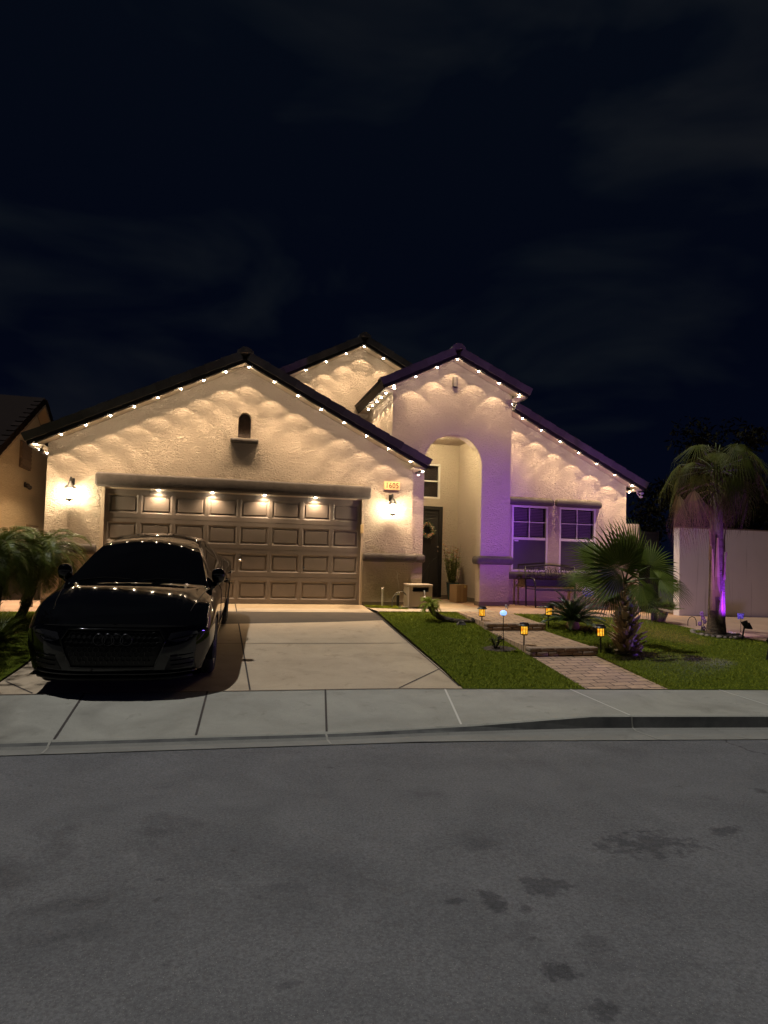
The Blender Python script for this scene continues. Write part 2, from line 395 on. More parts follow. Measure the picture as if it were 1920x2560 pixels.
    def build(s, name, mats, parent=None, smooth=False, bevel=0, fix=True, auto=None):
        me = bpy.data.meshes.new(name)
        me.from_pydata(s.v, [], s.f)
        for m in (mats if isinstance(mats, (list, tuple)) else [mats]): me.materials.append(m)
        if any(s.mi): me.polygons.foreach_set('material_index', s.mi)
        if fix:
            bm = bmesh.new(); bm.from_mesh(me); bmesh.ops.recalc_face_normals(bm, faces=bm.faces); bm.to_mesh(me); bm.free()
        if smooth: me.polygons.foreach_set('use_smooth', [True]*len(me.polygons))
        me.update()
        o = bpy.data.objects.new(name, me); COL.objects.link(o)
        if parent is not None: o.parent = parent
        if bevel:
            b = o.modifiers.new('bevel', 'BEVEL'); b.width = bevel; b.segments = 2; b.limit_method = 'ANGLE'; b.angle_limit = R(40)
        if auto:
            o.modifiers.new('e', 'EDGE_SPLIT').split_angle = R(auto)
        return o

def tag(o, label=None, cat=None, group=None, kind=None):
    if label: o['label'] = label
    if cat: o['category'] = cat
    if group: o['group'] = group
    if kind: o['kind'] = kind
    return o
def thing(name, label, cat, loc=(0, 0, 0), rz=0, group=None):
    o = bpy.data.objects.new(name, None); COL.objects.link(o); o.empty_display_size = .1
    o.location = loc; o.rotation_euler = (0, 0, rz)
    return tag(o, label, cat, group)
def lamp(name, kind, loc, energy, color, parent=None, target=None, size=90, blend=.3, radius=.03):
    d = bpy.data.lights.new(name, kind); d.energy = energy; d.color = color
    d.shadow_soft_size = radius
    if kind == 'SPOT': d.spot_size = R(size); d.spot_blend = blend
    o = bpy.data.objects.new(name, d); COL.objects.link(o); o.location = loc
    if target is not None:
        o.rotation_euler = (Vector(target)-Vector(loc)).to_track_quat('-Z', 'Y').to_euler()
    if parent is not None: o.parent = parent
    return o
def copy_tree(o, parent=None):
    c = o.copy(); COL.objects.link(c)
    if parent is not None: c.parent = parent
    for ch in list(o.children): copy_tree(ch, c)
    return c
XZ = lambda u, v, d: (u, d, v)          # facade polygons
YZ = lambda u, v, d: (d, u, v)          # side polygons

# ------------------------------------------------------------------ terrain
def ys(x): return float(np.interp(x, [-14, -2, 2, 6.6, 16], [-5.1, -5.53, -5.70, -6.33, -7.55]))
def base(x): return float(np.interp(x, [-12, -3, 6.5, 10.5, 16], [-.15, -.03, -.04, -.22, -.3]))
def G(x, y, drive=False):
    y0, b = (-.1, -.02) if drive else (-1.0, base(x))
    yb = ys(x)
    if y >= y0: return b
    return b+(-.53-b)*min(1, (y0-y)/(y0-yb))
def lerp(a, b, t): return a+(b-a)*t
def WK(x): return float(np.interp(x, [1.5, 3.7], [1.25, 1.09]))     # pavement depth

def setting():
    g = MB(); g.box(-300, 300, -200, 400, -1.6, -.95)
    tag(g.build('ground', mat('dark_soil', (.07, .055, .04), .95, noise=(3, .6, (.045, .036, .028)))), kind='structure')
    # yard soil / side yards under everything
    g = MB(); g.patch(lambda u, v: (lerp(-14, 18, u), (y := lerp(ys(lerp(-14, 18, u)), 3.2, v)), G(lerp(-14, 18, u), y)-.055), 48, 24)
    tag(g.build('yard', MATS['dark_soil'], smooth=True), kind='structure')
    # asphalt
    g = MB(); ge = lambda x: ys(x)-1.61
    def road(u, v):
        x = lerp(-40, 40, u); y0 = ge(x); y = lerp(y0, -40, v**2)
        return (x, y, -.675+.02*min(1, (y0-y)/3))
    g.patch(road, 60, 30)
    tag(g.build('road', M_ASPHALT, smooth=True), kind='structure')
    # gutter pan, kerb, pavement
    def kt(x): return float(np.interp(x, [-14, 1.5, 2.4, 3.7, 16], [-.642, -.642, -.62, -.552, -.552]))
    g = MB(); N = 130
    xs = [lerp(-40, 40, i/N) for i in range(N+1)]
    sec = []
    for x in xs:
        yk = ys(x)-WK(x); t = kt(x); b = -.684
        face = float(np.interp(x, [1.5, 3.2], [.05, .02]))
        sec.append([(x, yk+.002, t), (x, yk-.07, t), (x, yk-.09, t-.010), (x, yk-.09-face, b+.018), (x, yk-.12-face, b), (x, ys(x)-1.62, -.668)])
    o = len(g.v)
    for sct in sec: g.v += sct
    for i in range(N):
        for k in range(5):
            g.m = 1 if k == 2 else (2 if k > 2 else 0)
            a = o+i*6+k; g.face((a, a+6, a+7, a+1))
    g.m = 3
    for x in (-1.27, 1.04, 4.09):
        sct = [(p[1], p[2]) for p in [(x, ys(x)-WK(x)-.07, kt(x)), (x, ys(x)-WK(x)-.092, kt(x)-.010), (x, ys(x)-WK(x)-.09-float(np.interp(x, [1.5, 3.2], [.05, .02])), -.666), (x, ys(x)-WK(x)-.16, -.684), (x, ys(x)-1.61, -.668)]]
        for (ya, za), (yb_, zb) in zip(sct, sct[1:]): g.add([(x-.009, ya-.003, za+.004), (x+.009, ya-.003, za+.004), (x+.009, yb_-.003, zb+.004), (x-.009, yb_-.003, zb+.004)], [(0, 1, 2, 3)])
    tag(g.build('kerb', [M_CONC, M_KERBFACE, concrete('gutter_concrete', (.19, .185, .165), (.26, .255, .228), (.13, .127, .115)), mat('kerb_joint', (.30, .29, .25), .9)], smooth=False), kind='structure')
    g = MB()
    def walk(u, v):
        x = lerp(-40, 40, u); y = ys(x)-WK(x)*v
        return (x, y, lerp(-.53, kt(x), v))
    g.patch(walk, 130, 4)
    def strip(x0, y0, x1, y1, w, zf, m, lift=.004, n=10):
        g.m = m; a = Vector((x0, y0)); b = Vector((x1, y1)); d = (b-a).normalized(); q = Vector((-d.y, d.x))*w/2
        for i in range(n):
            p, r = a.lerp(b, i/n), a.lerp(b, (i+1)/n)
            vs = [p-q, r-q, r+q, p+q]
            g.add([(c.x, c.y, zf(c.x, c.y)+lift) for c in vs], [(0, 1, 2, 3)])
    zw = lambda x, y: lerp(-.53, kt(x), min(1.12, max(0, (ys(x)-y)/WK(x))))
    for x0, x1, m in ((-3.9, -3.9, 1), (-2.55, -2.5, 1), (-1.25, -1.25, 1), (-.02, -.10, 1), (1.25, 1.05, 1), (2.615, 2.35, 2), (4.1, 4.09, 2), (5.95, 5.92, 2), (7.6, 7.55, 2)):
        strip(x0, ys(x0), x1, ys(x1)-WK(x1)-.065, .020, zw, m)
    n = 30
    for i in range(n):
        x0, x1 = lerp(-6, 3.0, i/n), lerp(-6, 3.0, (i+1)/n); strip(x0, ys(x0)+.001, x1, ys(x1)+.001, .02, lambda x, y: -.53, 1, .006, 1)
    tag(g.build('pavement', [M_CONC, M_JOINT, M_JOINTL]), kind='structure')
    # driveway
    g = MB(); GD = lambda x, y: G(x, y, True)
    def drv(u, v):
        y = lerp(.10, ys(.4), v); xl = np.interp(y, [-5.53, -4.4, .1], [-2.22, -2.10, -2.02]); xr = np.interp(y, [-5.8, -4.9, -1.1, .1], [2.82, 2.87, 2.94, 2.90])
        x = lerp(xl, xr, u); y = y if v < 1 else ys(x)
        return (x, y, GD(x, y))
    g.patch(drv, 24, 24)
    strip(.42, -.06, .43, -5.6, .02, GD, 1, n=20)
    strip(-2.09, -3.28, 2.88, -3.47, .015, GD, 1, n=16)
    strip(-2.05, -.72, 2.92, -.79, .014, GD, 1, n=16)
    strip(2.10, -5.68, 2.86, -4.92, .018, GD, 1, n=6)
    strip(-2.12, -5.05, -1.75, -5.5, .018, GD, 1, n=6)
    strip(2.935, -1.1, 2.82, -5.7, .02, GD, 1, n=20)
    tag(g.build('driveway', [M_DRIVE, M_JOINT]), kind='structure')
    # paved strip in front of the house
    g = MB(); g.patch(lambda u, v: (lerp(2.94, 5.3, u), lerp(-1.25, 2.75, v), -.040), 4, 4)
    tag(g.build('walkway', M_DRIVE), kind='structure')
    g = MB()
    g.patch(lambda u, v: ((x := lerp(5.304, 16, u)), (y := lerp(-4.6 if x > 8.6 else -1.45, 2.6, v)), max(G(x, y), base(x)-.4) - .012), 40, 20)
    tag(g.build('patio', M_PATIO), kind='structure')
    g = MB(); g.patch(lambda u, v: ((x := lerp(-6, -2.2, u)), (y := lerp(-1.4, 5, v)), G(x, y)-.012), 6, 6)
    tag(g.build('side_path', M_PATIO), kind='structure')

XL = lambda y: 4.29+.042*(y+6)          # path edges
XR = lambda y: 5.31+.042*(y+6)
def lawn_l(u, v):
    y = lerp(-1.2, -5.75, v); x = lerp(np.interp(y, [-5.8, -4.9, -1.1], [2.83, 2.88, 2.95]), XL(y)-.005, u)
    if v >= 1: y = ys(x)
    else: y = lerp(-1.2+.04*u, ys(x), v)
    return x, y
def lawn_r(u, v):
    x0, x1 = XR(-3.5)+.0, 12.5
    x = lerp(x0, x1, u)
    yt = float(np.interp(x, [5.4, 7.95, 8.6, 8.78, 9.3, 10.5, 12.5], [-1.33, -1.42, -1.46, -2.7, -3.55, -4.5, -5.2]))
    y = lerp(yt, ys(x), v)
    if u == 0: x = XR(y)+.005
    else: x = lerp(XR(y)+.005, x1, u)
    yt = float(np.interp(x, [5.4, 7.95, 8.6, 8.78, 9.3, 10.5, 12.5], [-1.33, -1.42, -1.46, -2.7, -3.55, -4.5, -5.2]))
    return x, lerp(yt, ys(x), v)
def lawn_far_left(u, v):
    y = lerp(-1.35, -5.5, v); xr = float(np.interp(y, [-5.53, -4.4, .1], [-2.23, -2.11, -2.03]))
    x = lerp(-7.5, xr, u); return x, lerp(-1.35, ys(x), v)
def lawn_patch(u, v): return lerp(2.95, 3.66, u), lerp(-.58 + (u-.3)*-.3, -.02, v)
LAWNS = ((lawn_l, 10, 20, 34000, 1.5*4.6), (lawn_r, 40, 20, 62000, 25), (lawn_far_left, 14, 14, 20000, 22), (lawn_patch, 4, 4, 1800, .4))
def turf():
    g = MB()
    for fn, nu, nv, cnt, ar in LAWNS:
        g.patch(lambda u, v: (*(p := fn(u, v)), G(*p)+.006), nu, nv)
    tag(g.build('lawn', M_TURF, smooth=True), kind='structure')
    rng = np.random.default_rng(3)
    V = []; 
    for fn, nu, nv, cnt, ar in LAWNS:
        for i in range(cnt):
            u, v = rng.random(2)
            if fn is lawn_r: u = u**1.5
            x, y = fn(u, v*.998)
            if fn is lawn_l and math.hypot((x-4.065)/1.6, (y+4.06)) < .14: continue
            x += rng.normal(0, .010); y += abs(rng.normal(0, .006)) if v > .9 else rng.normal(0, .008)
            z = G(x, y)+.004; h = rng.uniform(.014, .028); a = rng.uniform(0, 6.28); w = .0032+.0024*rng.random()
            lx, ly = rng.normal(0, .013, 2); ca, sa = math.cos(a)*w, math.sin(a)*w
            V += [(x-ca, y-sa, z), (x+ca, y+sa, z), (x+lx, y+ly, z+h)]
    g = MB(); g.v = V; g.f = [(i, i+1, i+2) for i in range(0, len(V), 3)]; g.mi = [0]*len(g.f)
    tag(g.build('grass', M_BLADE, fix=False), 'short green artificial turf blades on the front lawns', 'grass', kind='stuff')
def path():
    g = MB()
    TR = ((-6.2, -4.40, -.520, -.372), (-4.40, -2.72, -.262, -.210), (-2.72, -1.22, -.100, -.036))
    for i, (y0, y1, z0, z1) in enumerate(TR):
        def f(u, v):
            y = lerp(y0, y1, v); x = lerp(XL(y), XR(y), u)
            if i == 0: y = lerp(ys(x), y1, v); x = lerp(XL(y), XR(y), u)
            return (x, y, lerp(z0, z1, v))
        g.patch(f, 6, 6)
    # edge restraint down to the lawn
    for i, (y0, y1, z0, z1) in enumerate(TR[1:]):
        for X, sgn in ((XL, -1), (XR, 1)):
            g.add([(X(y0), y0, z0), (X(y1), y1, z1), (X(y1)+sgn*.004, y1, z1-.2), (X(y0)+sgn*.004, y0, z0-.2)], [(0, 1, 2, 3)])
    tag(g.build('path', M_PAVER), kind='structure')
    for (y, zt, rows, lab) in ((-4.40, -.262, 2, 'lower step of brown stone blocks across the paver path, nearer the pavement'), (-2.72, -.100, 2, 'upper step of brown stone blocks across the paver path, nearer the house')):
        g = MB()
        n = 6
        for r in range(rows):
            h = .056
            off = 0 if r == 0 else .09
            x = XL(y)-.03
            k = 0
            while x < XR(y)+.02:
                w = .185+.03*math.sin(k*2.3+r)
                if r and k == 0: w *= .5
                x2 = min(x+w, XR(y)+.04)
                z1 = zt+.006-r*(h+.002)
                g.rbox(x+.002, x2-.002, y-.115+.006*math.sin(k*1.7+r*3), y+.03, z1-h, z1, .014, M=None)
                x = x2; k += 1
        tag(g.build('path_step', M_BLOCK, smooth=True, auto=50), lab, 'step', 'stone block steps of the path')
setting(); turf(); path()

# ------------------------------------------------------------------ house
HOUSE = thing('house', 'single storey stucco house with three gables, a brown double garage door and warm eave lights', 'house')
# rake lines: bottom edge of the fascia, (x, z) at left eave, apex, right eave
GAR = dict(l=(-3.20, 2.765), a=(.425, 4.575), r=(4.06, 2.775), y=-.35, yw=0.0, back=8.0)
TOW = dict(l=(3.325, 4.475), a=(4.885, 5.268), r=(6.50, 4.545), y=.10, yw=.40, back=7.0)
BAK = dict(l=(.6, 4.68), a=(3.33, 6.085), r=(6.3, 4.60), y=2.40, yw=2.70, back=11.0)
WIN = dict(a=(6.44, 4.355), r=(9.86, 2.715), y=.65, yw=.95, back=8.0)

def at(line, x):
    """wall top just under the soffit at x"""
    pts = [p for p in (line.get('l'), line['a'], line['r']) if p]
    return float(np.interp(x, [p[0] for p in pts], [p[1] for p in pts]))

def walls():
    g = MB()
    D = .22
    # garage front with the door opening and the arched niche
    niche = [(.355, 3.195), (.60, 3.195), (.60, 3.56)] + [(.4775+.1225*math.cos(a), 3.56+.135*math.sin(a)) for a in np.linspace(.25, PI-.25, 9)] + [(.355, 3.56)]
    poly = [(-2.99, -.3), (-2.05, -.3), (-2.05, 2.13), (2.905, 2.13), (2.905, -.3), (3.92, -.3), (3.92, at(GAR, 3.92)-.005), (GAR['a'][0], GAR['a'][1]-.005), (-2.99, at(GAR, -2.99)-.005)]
    g.prism(poly, 0, D, XZ, [niche])
    g.box(-2.99, -2.77, D, 8, -.3, at(GAR, -2.95)-.01); g.box(3.75, 3.92, D, .399, -.3, at(GAR, 3.92)-.01)
    # tower front with the arch
    cx, hw, zs = 4.955, .662, 2.985
    arch = [(cx-hw, -.3), (cx-hw, zs)] + [(cx+hw*math.cos(a), zs+.672*math.sin(a)) for a in np.linspace(PI-.12, .12, 21)] + [(cx+hw, zs), (cx+hw, -.3)]
    poly = [(3.555, -.3)] + arch + [(6.305, -.3), (6.305, at(TOW, 6.305)-.005), (TOW['a'][0], TOW['a'][1]-.005), (3.555, at(TOW, 3.555)-.005)]
    g.prism(poly, .40, .66, XZ)
    g.prism([(.66, 2.2), (6, 2.2), (6, 4.57), (.66, 4.57)], 3.555, 3.70, YZ)
    g.prism([(.66, -.3), (6, -.3), (6, 4.60), (.66, 4.60)], 6.16, 6.305, YZ)
    # back gable
    g.prism([(.8, 2.5), (6.1, 2.5), (6.1, at(BAK, 6.1)-.005), (BAK['a'][0], BAK['a'][1]-.005), (.8, at(BAK, .8)-.005)], 2.70, 2.9, XZ)
    # wing with two window openings
    w1 = [(6.615, .70), (7.53, .70), (7.53, 2.235), (6.615, 2.235)]
    w2 = [(7.83, .70), (8.79, .70), (8.79, 2.235), (7.83, 2.235)]
    g.prism([(6.305, -.35), (9.62, -.35), (9.62, at(WIN, 9.62)-.005), (6.305, at(WIN, 6.44)+.06)], .95, 1.15, XZ, [w1, w2])
    g.box(9.42, 9.62, 1.15, 8, -.35, at(WIN, 9.6)-.02)
    # porch alcove: left, right, back (door and transom openings) and ceiling
    g.box(4.02, 4.14, .66, 2.5, -.3, 3.80)
    g.box(5.88, 6.0, .66, 2.5, -.3, 3.80)
    dr = [(4.50, -.3), (4.50, 2.24), (5.47, 2.24), (5.47, -.3)]
    g.prism([(4.02, -.3)]+dr+[(6.0, -.3), (6.0, 3.8), (4.02, 3.8)], 2.5, 2.62, XZ, [[(4.45, 2.43), (5.39, 2.43), (5.39, 3.30), (4.45, 3.30)]])
    g.box(3.72, 6.15, .66, 2.62, 3.80, 3.9)
    g.box(4.14, 4.3, .66, .72, -.3, 3.79)
    # low side yard wall joined to the corner of the wing
    g.box(9.622, 10.01, .98, 1.16, -.4, 1.92)
    g.build('wall', M_STUCCO, HOUSE)
    # dark slab at the foot of the walls (weep screed / slab edge)
    ms = mat('slab_edge', (.16, .125, .09), .9, noise=(6, .6, (.22, .17, .12)))
    for bx in ((2.91, 3.915, -.012, .1, -.3, .045), (-2.985, -2.06, -.012, .1, -.3, .045), (5.60, 6.315, .385, .66, -.3, .035), (6.316, 9.615, .938, 1.1, -.35, .03), (5.47, 5.864, 2.485, 2.55, -.2, .05), (5.865, 5.9, .66, 2.485, -.2, .05)):
        g = MB(); g.box(*bx); g.build('slab_edge', ms, HOUSE)
walls()

def gable_roof(d, right_only=False, left_until=None, right_until=None, back=None, lgutter=False):
    """roof slabs, rake tiles and ridge caps (roof), black barge boards (fascia) and boxed soffit"""
    roof, fas, sof = MB(), MB(), MB()
    yf, yb = d['y'], d['back']
    sides = []
    if not right_only: sides.append((d['l'], d['a'], 1, left_until or yb))
    sides.append((d['r'], d['a'], -1, right_until or yb))
    FH = .085
    for e, a, sg, yback in sides:
        dx, dz = a[0]-e[0], a[1]-e[1]; Ls = math.hypot(dx, dz); tx, tz = dx/Ls, dz/Ls
        nx, nz = -tz*sg, tx*sg                       # up normal
        if nz < 0: nx, nz = -nx, -nz
        P = lambda s, h: (e[0]+tx*s+nx*h, e[1]+tz*s+nz*h)
        top_over = .02
        # barge board
        ex = Ls+top_over
        p = [P(-.02, 0), P(ex, 0), P(ex, FH), P(-.02, FH)]
        fas.prism(p, yf-.022, yf+.02, XZ)
        # roof deck slab
        p = [P(-.04, FH+.004), P(ex, FH+.004), P(ex, FH+.08), P(-.04, FH+.08)]
        roof.prism(p, yf+.03, yback, XZ)
        # soffit board under the rake overhang
        p = [P(.03, -.002), P(Ls-.005, -.002), P(Ls-.005, .04), P(.03, .04)]
        sof.prism(p, yf+.022, d['yw']-.001, XZ)
        # rake tiles, lapped like shingles: each one lifts at its lower end
        n = max(2, round(Ls/.335)); tl = Ls/n
        for k in range(n):
            s0, s1 = k*tl-.05, (k+1)*tl-.012
            lift0, lift1 = .016, .002
            p = [P(s0, FH-.012), P(s1, FH-.012-.010), P(s1, FH+.128+lift1), P(s0, FH+.128+lift0)]
            roof.prism(p, yf-.05+.004*(k % 2), yf+.022, XZ)
            p2 = [P(s0, FH+.10+lift0), P(s1, FH+.10+lift1), P(s1, FH+.130+lift1), P(s0, FH+.130+lift0)]
            roof.prism(p2, yf+.024, yf+.20, XZ)
        # field tile courses seen at the eave ends and from the side
        for k in range(n):
            s0, s1 = k*tl-.05, (k+1)*tl+.03
            p = [P(s0, FH+.085), P(s1, FH+.078), P(s1, FH+.104), P(s0, FH+.124)]
            roof.prism(p, yf+.205, yback, XZ)
        # eave fascia along the depth and its boxed soffit
        w = .30 if sg == 1 else .30
        ez = e[1]
        q = [P(-.045, -.005), P(-.01, -.005), P(-.01, FH+.06), P(-.045, FH+.06)]
        fas.prism(q, yf+.022, yback, XZ)
        sof.box(min(e[0], e[0]+sg*.22)+.002, max(e[0], e[0]+sg*.22), yf+.03, yback, ez-.012, ez+.012)
    # ridge caps
    a = d['a']
    k = 0; y = yf-.07
    while y < yb:
        z0 = a[1]+FH+.128
        lift = .02
        pr = [(-.15, -.055), (-.15, -.02), (-.05, .055), (.05, .055), (.15, -.02), (.15, -.055)]
        o = len(roof.v); 
        for yy, l in ((y, lift), (y+.42, 0)):
            for u, v in pr: roof.v.append((a[0]+u, yy, z0+v+l))
        m = len(pr)
        for i in range(m): roof.face((o+i, o+(i+1) % m, o+m+(i+1) % m, o+m+i))
        roof.face([o+i for i in range(m)]); roof.face([o+m+i for i in range(m)][::-1])
        y += .36; k += 1
        if k > 30: break
    roof.build('roof', M_TILE, HOUSE); fas.build('fascia', M_FASCIA, HOUSE); sof.build('soffit', M_SOFFIT, HOUSE)
gable_roof(GAR, right_until=.395)
gable_roof(TOW, left_until=2.69, right_until=6.5)
gable_roof(BAK)
gable_roof(WIN, right_only=True)

def trims():
    g = MB()
    g.rbox(-2.16, 3.02, -.115, .03, 2.115, 2.375, .045)                     # garage header
    g.build('door_header', M_TRIM, HOUSE, smooth=True, auto=50)
    def band(name, *boxes):
        g = MB()
        for b in boxes: g.rbox(*b)
        g.build(name, M_TRIM, HOUSE, smooth=True, auto=60)
    band('trim_band', (2.895, 4.02, -.095, .02, .855, 1.03, .055), (3.90, 4.33, .30, .42, .855, 1.03, .055), (3.93, 4.05, -.04, .36, .862, 1.023, .05))
    band('trim_band', (-3.07, -2.10, -.095, .02, .86, 1.05, .055))
    band('trim_band', (5.50, 6.38, .29, .62, .85, 1.03, .07))
    band('window_header', (6.50, 7.645, .84, .97, 2.24, 2.405, .055)); band('window_header', (7.71, 8.90, .84, .97, 2.24, 2.41, .055))
    band('window_sill', (6.36, 8.95, .85, .96, .53, .688, .045))
    band('niche_sill', (.215, .745, -.10, .02, 3.085, 3.175, .035))
    # dark louvred vent at the back of the niche
    g = MB()
    g.box(.34, .62, .16, .20, 3.19, 3.72)
    g.build('niche_vent', mat('niche_vent', (.085, .065, .058), .9, bump=(26, 1.0, .03, (.7, 1, 2.4)), noise=(14, .8, (.13, .10, .09))), HOUSE)
    # jamb trims of the garage door
    g = MB(); g.box(-2.05, -2.0, -.006, .09, -.015, 2.12); g.box(2.86, 2.905, -.006, .09, -.015, 2.12); g.box(-2.0, 2.86, .02, .09, 2.09, 2.126)
    g.build('door_jamb', mat('jamb', (.62, .50, .38), .7), HOUSE)
    g = MB(); g.box(2.835, 2.895, -.022, .01, 1.42, 1.60)
    g.build('sensor_box', mat('sensor_box', (.62, .45, .22), .6), HOUSE, bevel=.006)
    # wood blocking at corners: outlet below the tower gable
    g = MB()
    pr = [(.062*math.cos(a), .062*math.sin(a)) for a in np.linspace(PI, 2*PI, 9)]
    o = [(4.945+u, .40+v) for u, v in pr]
    g.prism(o, 4.70, 4.905, lambda u, v, d: (u, v, d))
    g.sphere((4.945, .40, 4.905), .062, 14, 8, (1, 1, .55))
    g.build('outlet_cover', mat('outlet_cover', (.23, .20, .18), .6, noise=(10, .5, (.18, .155, .14))), HOUSE, smooth=True, auto=50)
    g = MB(); g.sphere((4.945, .385, 4.705), .05, 12, 6, (1, .9, .4)); g.build('outlet_base', M_BLACK, HOUSE, smooth=True)
trims()

def garage_door():
    d = MB(); X0, X1 = -2.0, 2.86; H = 2.10; rows = 4; cols = 8; yf = .05
    rh = H/rows; cw = (X1-X0)/cols
    for r in range(rows):
        z0, z1 = r*rh-.012, (r+1)*rh-.023
        holes = []
        for c in range(cols):
            x0, x1 = X0+c*cw, X0+(c+1)*cw
            m = .028
            hx0, hx1, hz0, hz1 = x0+m, x1-m, z0+.085, z1-.075
            if c == 0: hx0 += .03
            if c == cols-1: hx1 -= .03
            holes.append((hx0, hx1, hz0, hz1))
        # flat section face with a small rounded joint at top and bottom
        xs = [X0]
        for h in holes: xs += [h[0], h[1]]
        xs.append(X1)
        d.prism([(X0, z0), (X1, z0), (X1, z1), (X0, z1)], yf, yf+.04, XZ, [[(a, c2), (b, c2), (b, e), (a, e)] for a, b, c2, e in holes])
        for a, b, c2, e in holes:
            bv, bi = .034, .050        # groove then raised field
            def ring(ins, y): return [(a+ins, y, c2+ins), (b-ins, y, c2+ins), (b-ins, y, e-ins), (a+ins, y, e-ins)]
            R_ = [ring(0, yf), ring(.042, yf+.024), ring(.047, yf+.024), ring(.057, yf+.006), ]
            o = len(d.v)
            for q in R_: d.v += q
            for i in range(3):
                for k in range(4):
                    k2 = (k+1) % 4; d.face((o+i*4+k, o+i*4+k2, o+(i+1)*4+k2, o+(i+1)*4+k))
            d.face([o+12+k for k in range(4)])
        d.box(X0, X1, yf+.012, yf+.05, z1-.001, z1+.012)
    d.build('garage_door', M_DOOR, HOUSE)
    h = MB(); h.box(.455, .505, yf-.012, yf+.002, .79, .84); h.tube([(.44, yf-.02, .83), (.48, yf-.045, .82), (.545, yf-.03, .80)], .011, 8)
    h.sphere((.48, yf-.02, .815), .022, 10, 6)
    h.build('door_handle', mat('bright_metal', (.75, .72, .68), .25, metal=1.0), HOUSE, smooth=True)
    h = MB(); h.lathe([(.018, -.01), (.018, .0)], (1.72, yf-.002, .70), 12, 'Y'); h.build('door_lock', MATS['bright_metal'], HOUSE)
    s = MB(); s.box(-2.0, 2.86, .045, .095, -.035, -.014); s.build('door_seal', mat('rubber', (.02, .02, .02), .8), HOUSE)
    # four down lights let into the header
    for x in (-1.06, -.085, .90, 1.90):
        l = MB(); l.lathe([(.035, 0), (.035, -.012), (.026, -.016)], (x, -.045, 2.113), 14)
        lo = l.build('recessed_light', M_WHITE, HOUSE, smooth=True, auto=40)
        b = MB(); b.sphere((x, -.045, 2.094), .020, 12, 6, (1.2, 1.0, .6))
        b.build('bulb', mat('header_bulb', (1, 1, 1), .4, emit=((1, .86, .62), 130)), lo, smooth=True)
        lamp('header_lamp', 'SPOT', (x, -.045, 2.07), W_HEADER*3.2, WARM, lo, (x, -.02, 0), 150, .9, .02)
garage_door()

def window(x0, x1, z0, z1, y, grid=True, screen=True, sash=True):
    """double hung white vinyl window: frame > panes, muntins, blinds"""
    f = MB(); w = .045
    f.prism([(x0, z0), (x1, z0), (x1, z1), (x0, z1)], y-.012, y+.07, XZ, [[(x0+w, z0+w), (x1-w, z0+w), (x1-w, z1-w), (x0+w, z1-w)]])
    zm = (z0+z1)/2+.005
    if sash: f.box(x0+w, x1-w, y+.0, y+.06, zm-.035, zm+.025)
    else: f.box(x0+w, x1-w, y+.0, y+.05, zm-.014, zm+.014)
    o = f.build('window', M_WHITE, HOUSE, bevel=.004)
    if grid:
        g = MB(); xm = (x0+x1)/2; zq = (zm+z1)/2
        g.box(xm-.010, xm+.010, y+.018, y+.034, zm+.025, z1-w); g.box(x0+w, xm-.0101, y+.018, y+.034, zq-.009, zq+.009); g.box(xm+.0101, x1-w, y+.018, y+.034, zq-.009, zq+.009)
        g.build('muntin', M_WHITE, o)
    p = MB(); p.box(x0+w, x1-w, y+.04, y+.046, zm+.025, z1-w) if sash else p.box(x0+w, x1-w, y+.04, y+.046, z0+w, z1-w)
    p.build('pane', M_GLASS, o)
    if sash:
        p = MB(); p.box(x0+w, x1-w, y+.02, y+.026, z0+w, zm-.035); p.build('screen', M_SCREEN, o)
        b = MB(); z = zm
        while z < z1-.05:
            b.box(x0+w+.015, x1-w-.02, -.018, .018, -.0016, .0016, Matrix.Translation((0, y+.10, z)) @ Matrix.Rotation(R(52), 4, 'X')); z += .036
        b.build('blind', M_BLIND, o)
    k = MB(); k.box(x0+.01, x1-.01, y+.16, y+.17, z0+.01, z1-.01)
    k.build('room_dark', mat('dark_room', (.05, .042, .040), .9), o)
window(6.615, 7.53, .70, 2.235, .955)
window(7.83, 8.79, .70, 2.235, .955)
window(4.45, 5.39, 2.43, 3.30, 2.505, grid=False, sash=False)
s = MB(); s.box(6.70, 6.80, .972, .975, 1.40, 1.425)
s.build('sticker', mat('sticker', (.7, .66, .66), .5), HOUSE)

